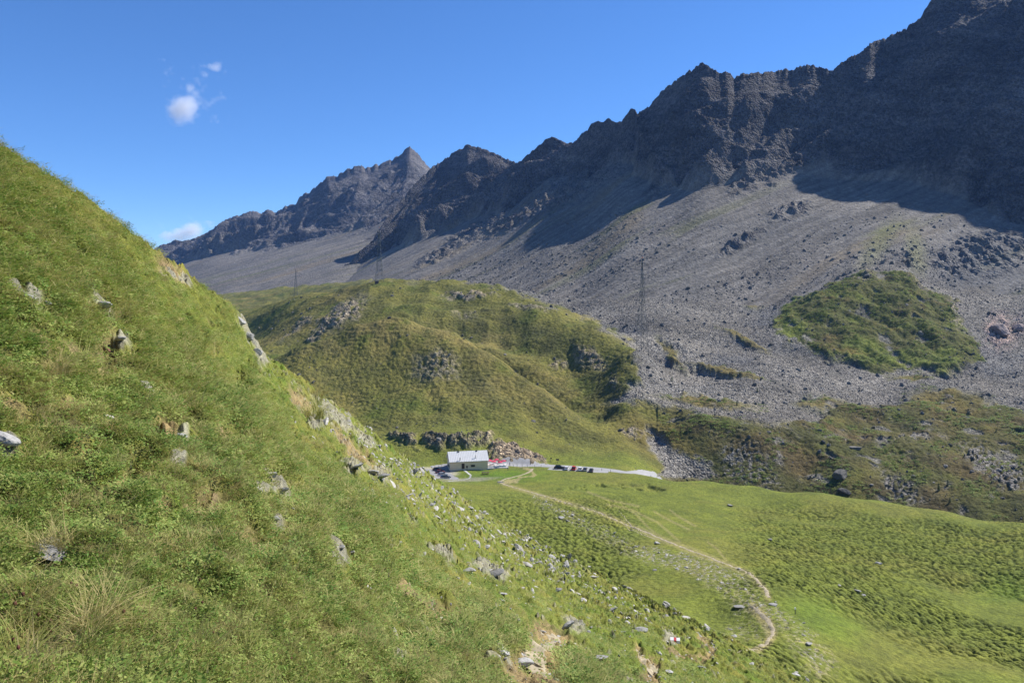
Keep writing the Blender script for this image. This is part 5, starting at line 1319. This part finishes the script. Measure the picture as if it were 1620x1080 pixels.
bm = bmesh.new(); prism(bm, [(-1.5, 2.1), (0, 2.9), (1.5, 2.1), (1.5, 2.25), (0, 3.05), (-1.5, 2.25)], -1.8, 1.8); obj('roof', bm, M_DARK, t_)
bm = bmesh.new(); box(bm, (.3, -1.12, .9), (.8, .06, 1.7)); obj('door', bm, M_DARK, t_)

# ---- young conifers on the moraine
M_NEED = blade_mat('conifer_needles', (.03, .07, .018), (.045, .09, .022), (.06, .11, .03)); M_BARK = simple('bark', (.07, .05, .035), .95)
def conifer(seed, h, w):
    r_ = random.Random(seed); V, Q = [], []
    for _ in range(420):
        f = r_.random() ** 1.2; z = h * (.08 + .92 * f); rad = w * (1 - f) ** .85 * (.55 + .45 * r_.random()) * (.75 + .25 * math.sin(z * 9)); a = r_.uniform(0, 6.283)
        c = Vector((rad * math.cos(a), rad * math.sin(a), z - rad * .25)); s_ = h * .055 * r_.uniform(.6, 1.4)
        u = Vector((math.cos(a), math.sin(a), -.35 + r_.gauss(0, .3))).normalized(); v = u.cross(Vector((r_.gauss(0, .6), r_.gauss(0, .6), 1))).normalized()
        k = len(V); V += [c - u * s_, c - v * s_ * .45, c + u * s_ * 1.3, c + v * s_ * .45]; Q.append((k, k + 1, k + 2, k + 3))
    me = bpy.data.meshes.new('crown'); me.from_pydata([tuple(v) for v in V], [], Q); me.materials.append(M_NEED); return me
crowns = [conifer(i, 3.4, .85) for i in range(3)] + [conifer(9, 1.9, 1.3)]
bm = bmesh.new(); bar(bm, (0, 0, -.3), (0, 0, 3.2), .16, .03, n=7); trk = bpy.data.meshes.new('trunk'); bm.to_mesh(trk); bm.free(); trk.materials.append(M_BARK)
for k, (a, b_, hp, lb) in enumerate([(1485, 776, 14, 'slim dark young conifer above the right meadow edge, left one of a close pair'), (1499, 768, 11, 'slim dark young conifer above the right meadow edge, right one of a close pair'), (1373, 790, 10, 'bushy young conifer at the meadow edge right of the huge boulder'),
                                     (1261, 771, 8, 'small bright green conifer bush left of the huge boulder'), (1063, 602, 9, 'dark bush in the boulder field right of the tall pylon'), (1198, 620, 9, 'lone dark conifer in the middle of the boulder field'), (1166, 641, 10, 'green conifer at the lower rim of the boulder field'),
                                     (1520, 671, 7, 'small conifer on the far right heath, upper'), (1576, 683, 7, 'small dark conifer on the far right heath, lower'), (1253, 686, 6, 'tiny conifer on the crest of the moraine'), (1312, 705, 6, 'tiny conifer beside the light boulders of the moraine'), (1291, 753, 10, 'green conifer just left of the huge dark boulder'),
                                     (1503, 793, 9, 'low conifer just above the right meadow edge'), (1238, 767, 6, 'tiny green bush at the foot of the dark moraine bank')]):
    q_ = place(a, b_)
    if q_ is None: continue
    t_ = empty('conifer_tree', q_, k * 1.3, lb, 'tree', 'young conifers on the moraine'); s_ = .85 * hp * q_.y / F / 3.4; t_.scale = (s_, s_, s_)
    o = bpy.data.objects.new('crown', crowns[k % 3] if 'bush' not in lb else crowns[3]); C.objects.link(o); o.parent = t_
    if 'bush' in lb: o.scale = (1.3, 1.3, 1.6)
    o = bpy.data.objects.new('trunk', trk); C.objects.link(o); o.parent = t_; 
    if 'bush' in lb: o.scale = (1, 1, .5)

# ---- clouds, far beyond the ridges
def cloud(name, px_, py_, D, blobs, dens, label):
    m, nt, b = newmat(name + '_vapour'); nt.nodes.remove(b); L = nt.links.new
    tc = N(nt, 'ShaderNodeTexCoord'); n1_ = N(nt, 'ShaderNodeTexNoise', Scale=.010, Detail=5.0, Roughness=.6); L(tc.outputs['Object'], n1_.inputs['Vector'])
    cur = None
    for bx, bz, rx, rz_, k in blobs:
        mp_ = N(nt, 'ShaderNodeMapping'); mp_.vector_type = 'TEXTURE'; mp_.inputs['Location'].default_value = (bx, 0, bz); mp_.inputs['Scale'].default_value = (rx, min(rx, rz_) * 1.2, rz_)
        L(tc.outputs['Object'], mp_.inputs['Vector']); ln = N(nt, 'ShaderNodeVectorMath', operation='LENGTH'); L(mp_.outputs[0], ln.inputs[0])
        mr = N(nt, 'ShaderNodeMapRange'); mr.inputs[1].default_value = 1; mr.inputs[2].default_value = 0; mr.inputs[3].default_value = 0; mr.inputs[4].default_value = k; L(ln.outputs['Value'], mr.inputs[0])
        if cur is None: cur = mr.outputs[0]
        else:
            ad = N(nt, 'ShaderNodeMath', operation='MAXIMUM'); L(cur, ad.inputs[0]); L(mr.outputs[0], ad.inputs[1]); cur = ad.outputs[0]
    nn = N(nt, 'ShaderNodeMath', operation='MULTIPLY_ADD'); L(n1_.outputs[0], nn.inputs[0]); nn.inputs[1].default_value = 1.7; nn.inputs[2].default_value = -1.05
    ad = N(nt, 'ShaderNodeMath', operation='ADD'); L(cur, ad.inputs[0]); L(nn.outputs[0], ad.inputs[1])
    mu = N(nt, 'ShaderNodeMath', operation='MULTIPLY'); L(ad.outputs[0], mu.inputs[0]); mu.inputs[1].default_value = dens; mu.use_clamp = False
    mm = N(nt, 'ShaderNodeMath', operation='MAXIMUM'); L(mu.outputs[0], mm.inputs[0]); mm.inputs[1].default_value = 0
    pv = N(nt, 'ShaderNodeVolumePrincipled'); pv.inputs['Color'].default_value = (.98, .98, 1, 1); pv.inputs['Anisotropy'].default_value = .2
    L(mm.outputs[0], pv.inputs['Density']); L(pv.outputs[0], nt.nodes['Material Output'].inputs['Volume'])
    x0 = min(b_[0] - b_[2] for b_ in blobs); x1 = max(b_[0] + b_[2] for b_ in blobs); z0_ = min(b_[1] - b_[3] for b_ in blobs); z1_ = max(b_[1] + b_[3] for b_ in blobs)
    bm = bmesh.new(); box(bm, ((x0 + x1) / 2, 0, (z0_ + z1_) / 2), (x1 - x0, 260, z1_ - z0_)); o = obj(name, bm, m, loc=to_world(px_, py_, D))
    return tag(o, label, 'cloud')
cloud('cloud', 289, 172, 4600, [(0, 0, 125, 105, 1.0), (40, 30, 80, 80, .8), (40, 130, 50, 60, .62), (95, 165, 45, 45, .6), (135, 205, 45, 40, .62), (190, 250, 60, 40, .6), (85, 80, 50, 60, .5)], .022, 'small white puff with wisps trailing up to the right, high in the blue sky')
cloud('cloud', 304, 366, 3200, [(0, 5, 75, 50, 1.0), (-70, -20, 110, 35, .85), (-30, -5, 100, 45, .8)], .04, 'small low white cloud just above the left end of the ridge')

# ---- thin blue air between here and the ridges
bm = bmesh.new(); box(bm, (0, 1550, 250), (6400, 3500, 1100))
hm_, nt, b = newmat('haze')
nt.nodes.remove(b)
pv = N(nt, 'ShaderNodeVolumePrincipled'); pv.inputs['Color'].default_value = (.24, .46, 1.0, 1); pv.inputs['Density'].default_value = 0.00004; pv.inputs['Anisotropy'].default_value = 0.0
nt.links.new(pv.outputs[0], nt.nodes['Material Output'].inputs['Volume'])
hz = obj('haze', bm, hm_); tag(hz, kind='stuff')
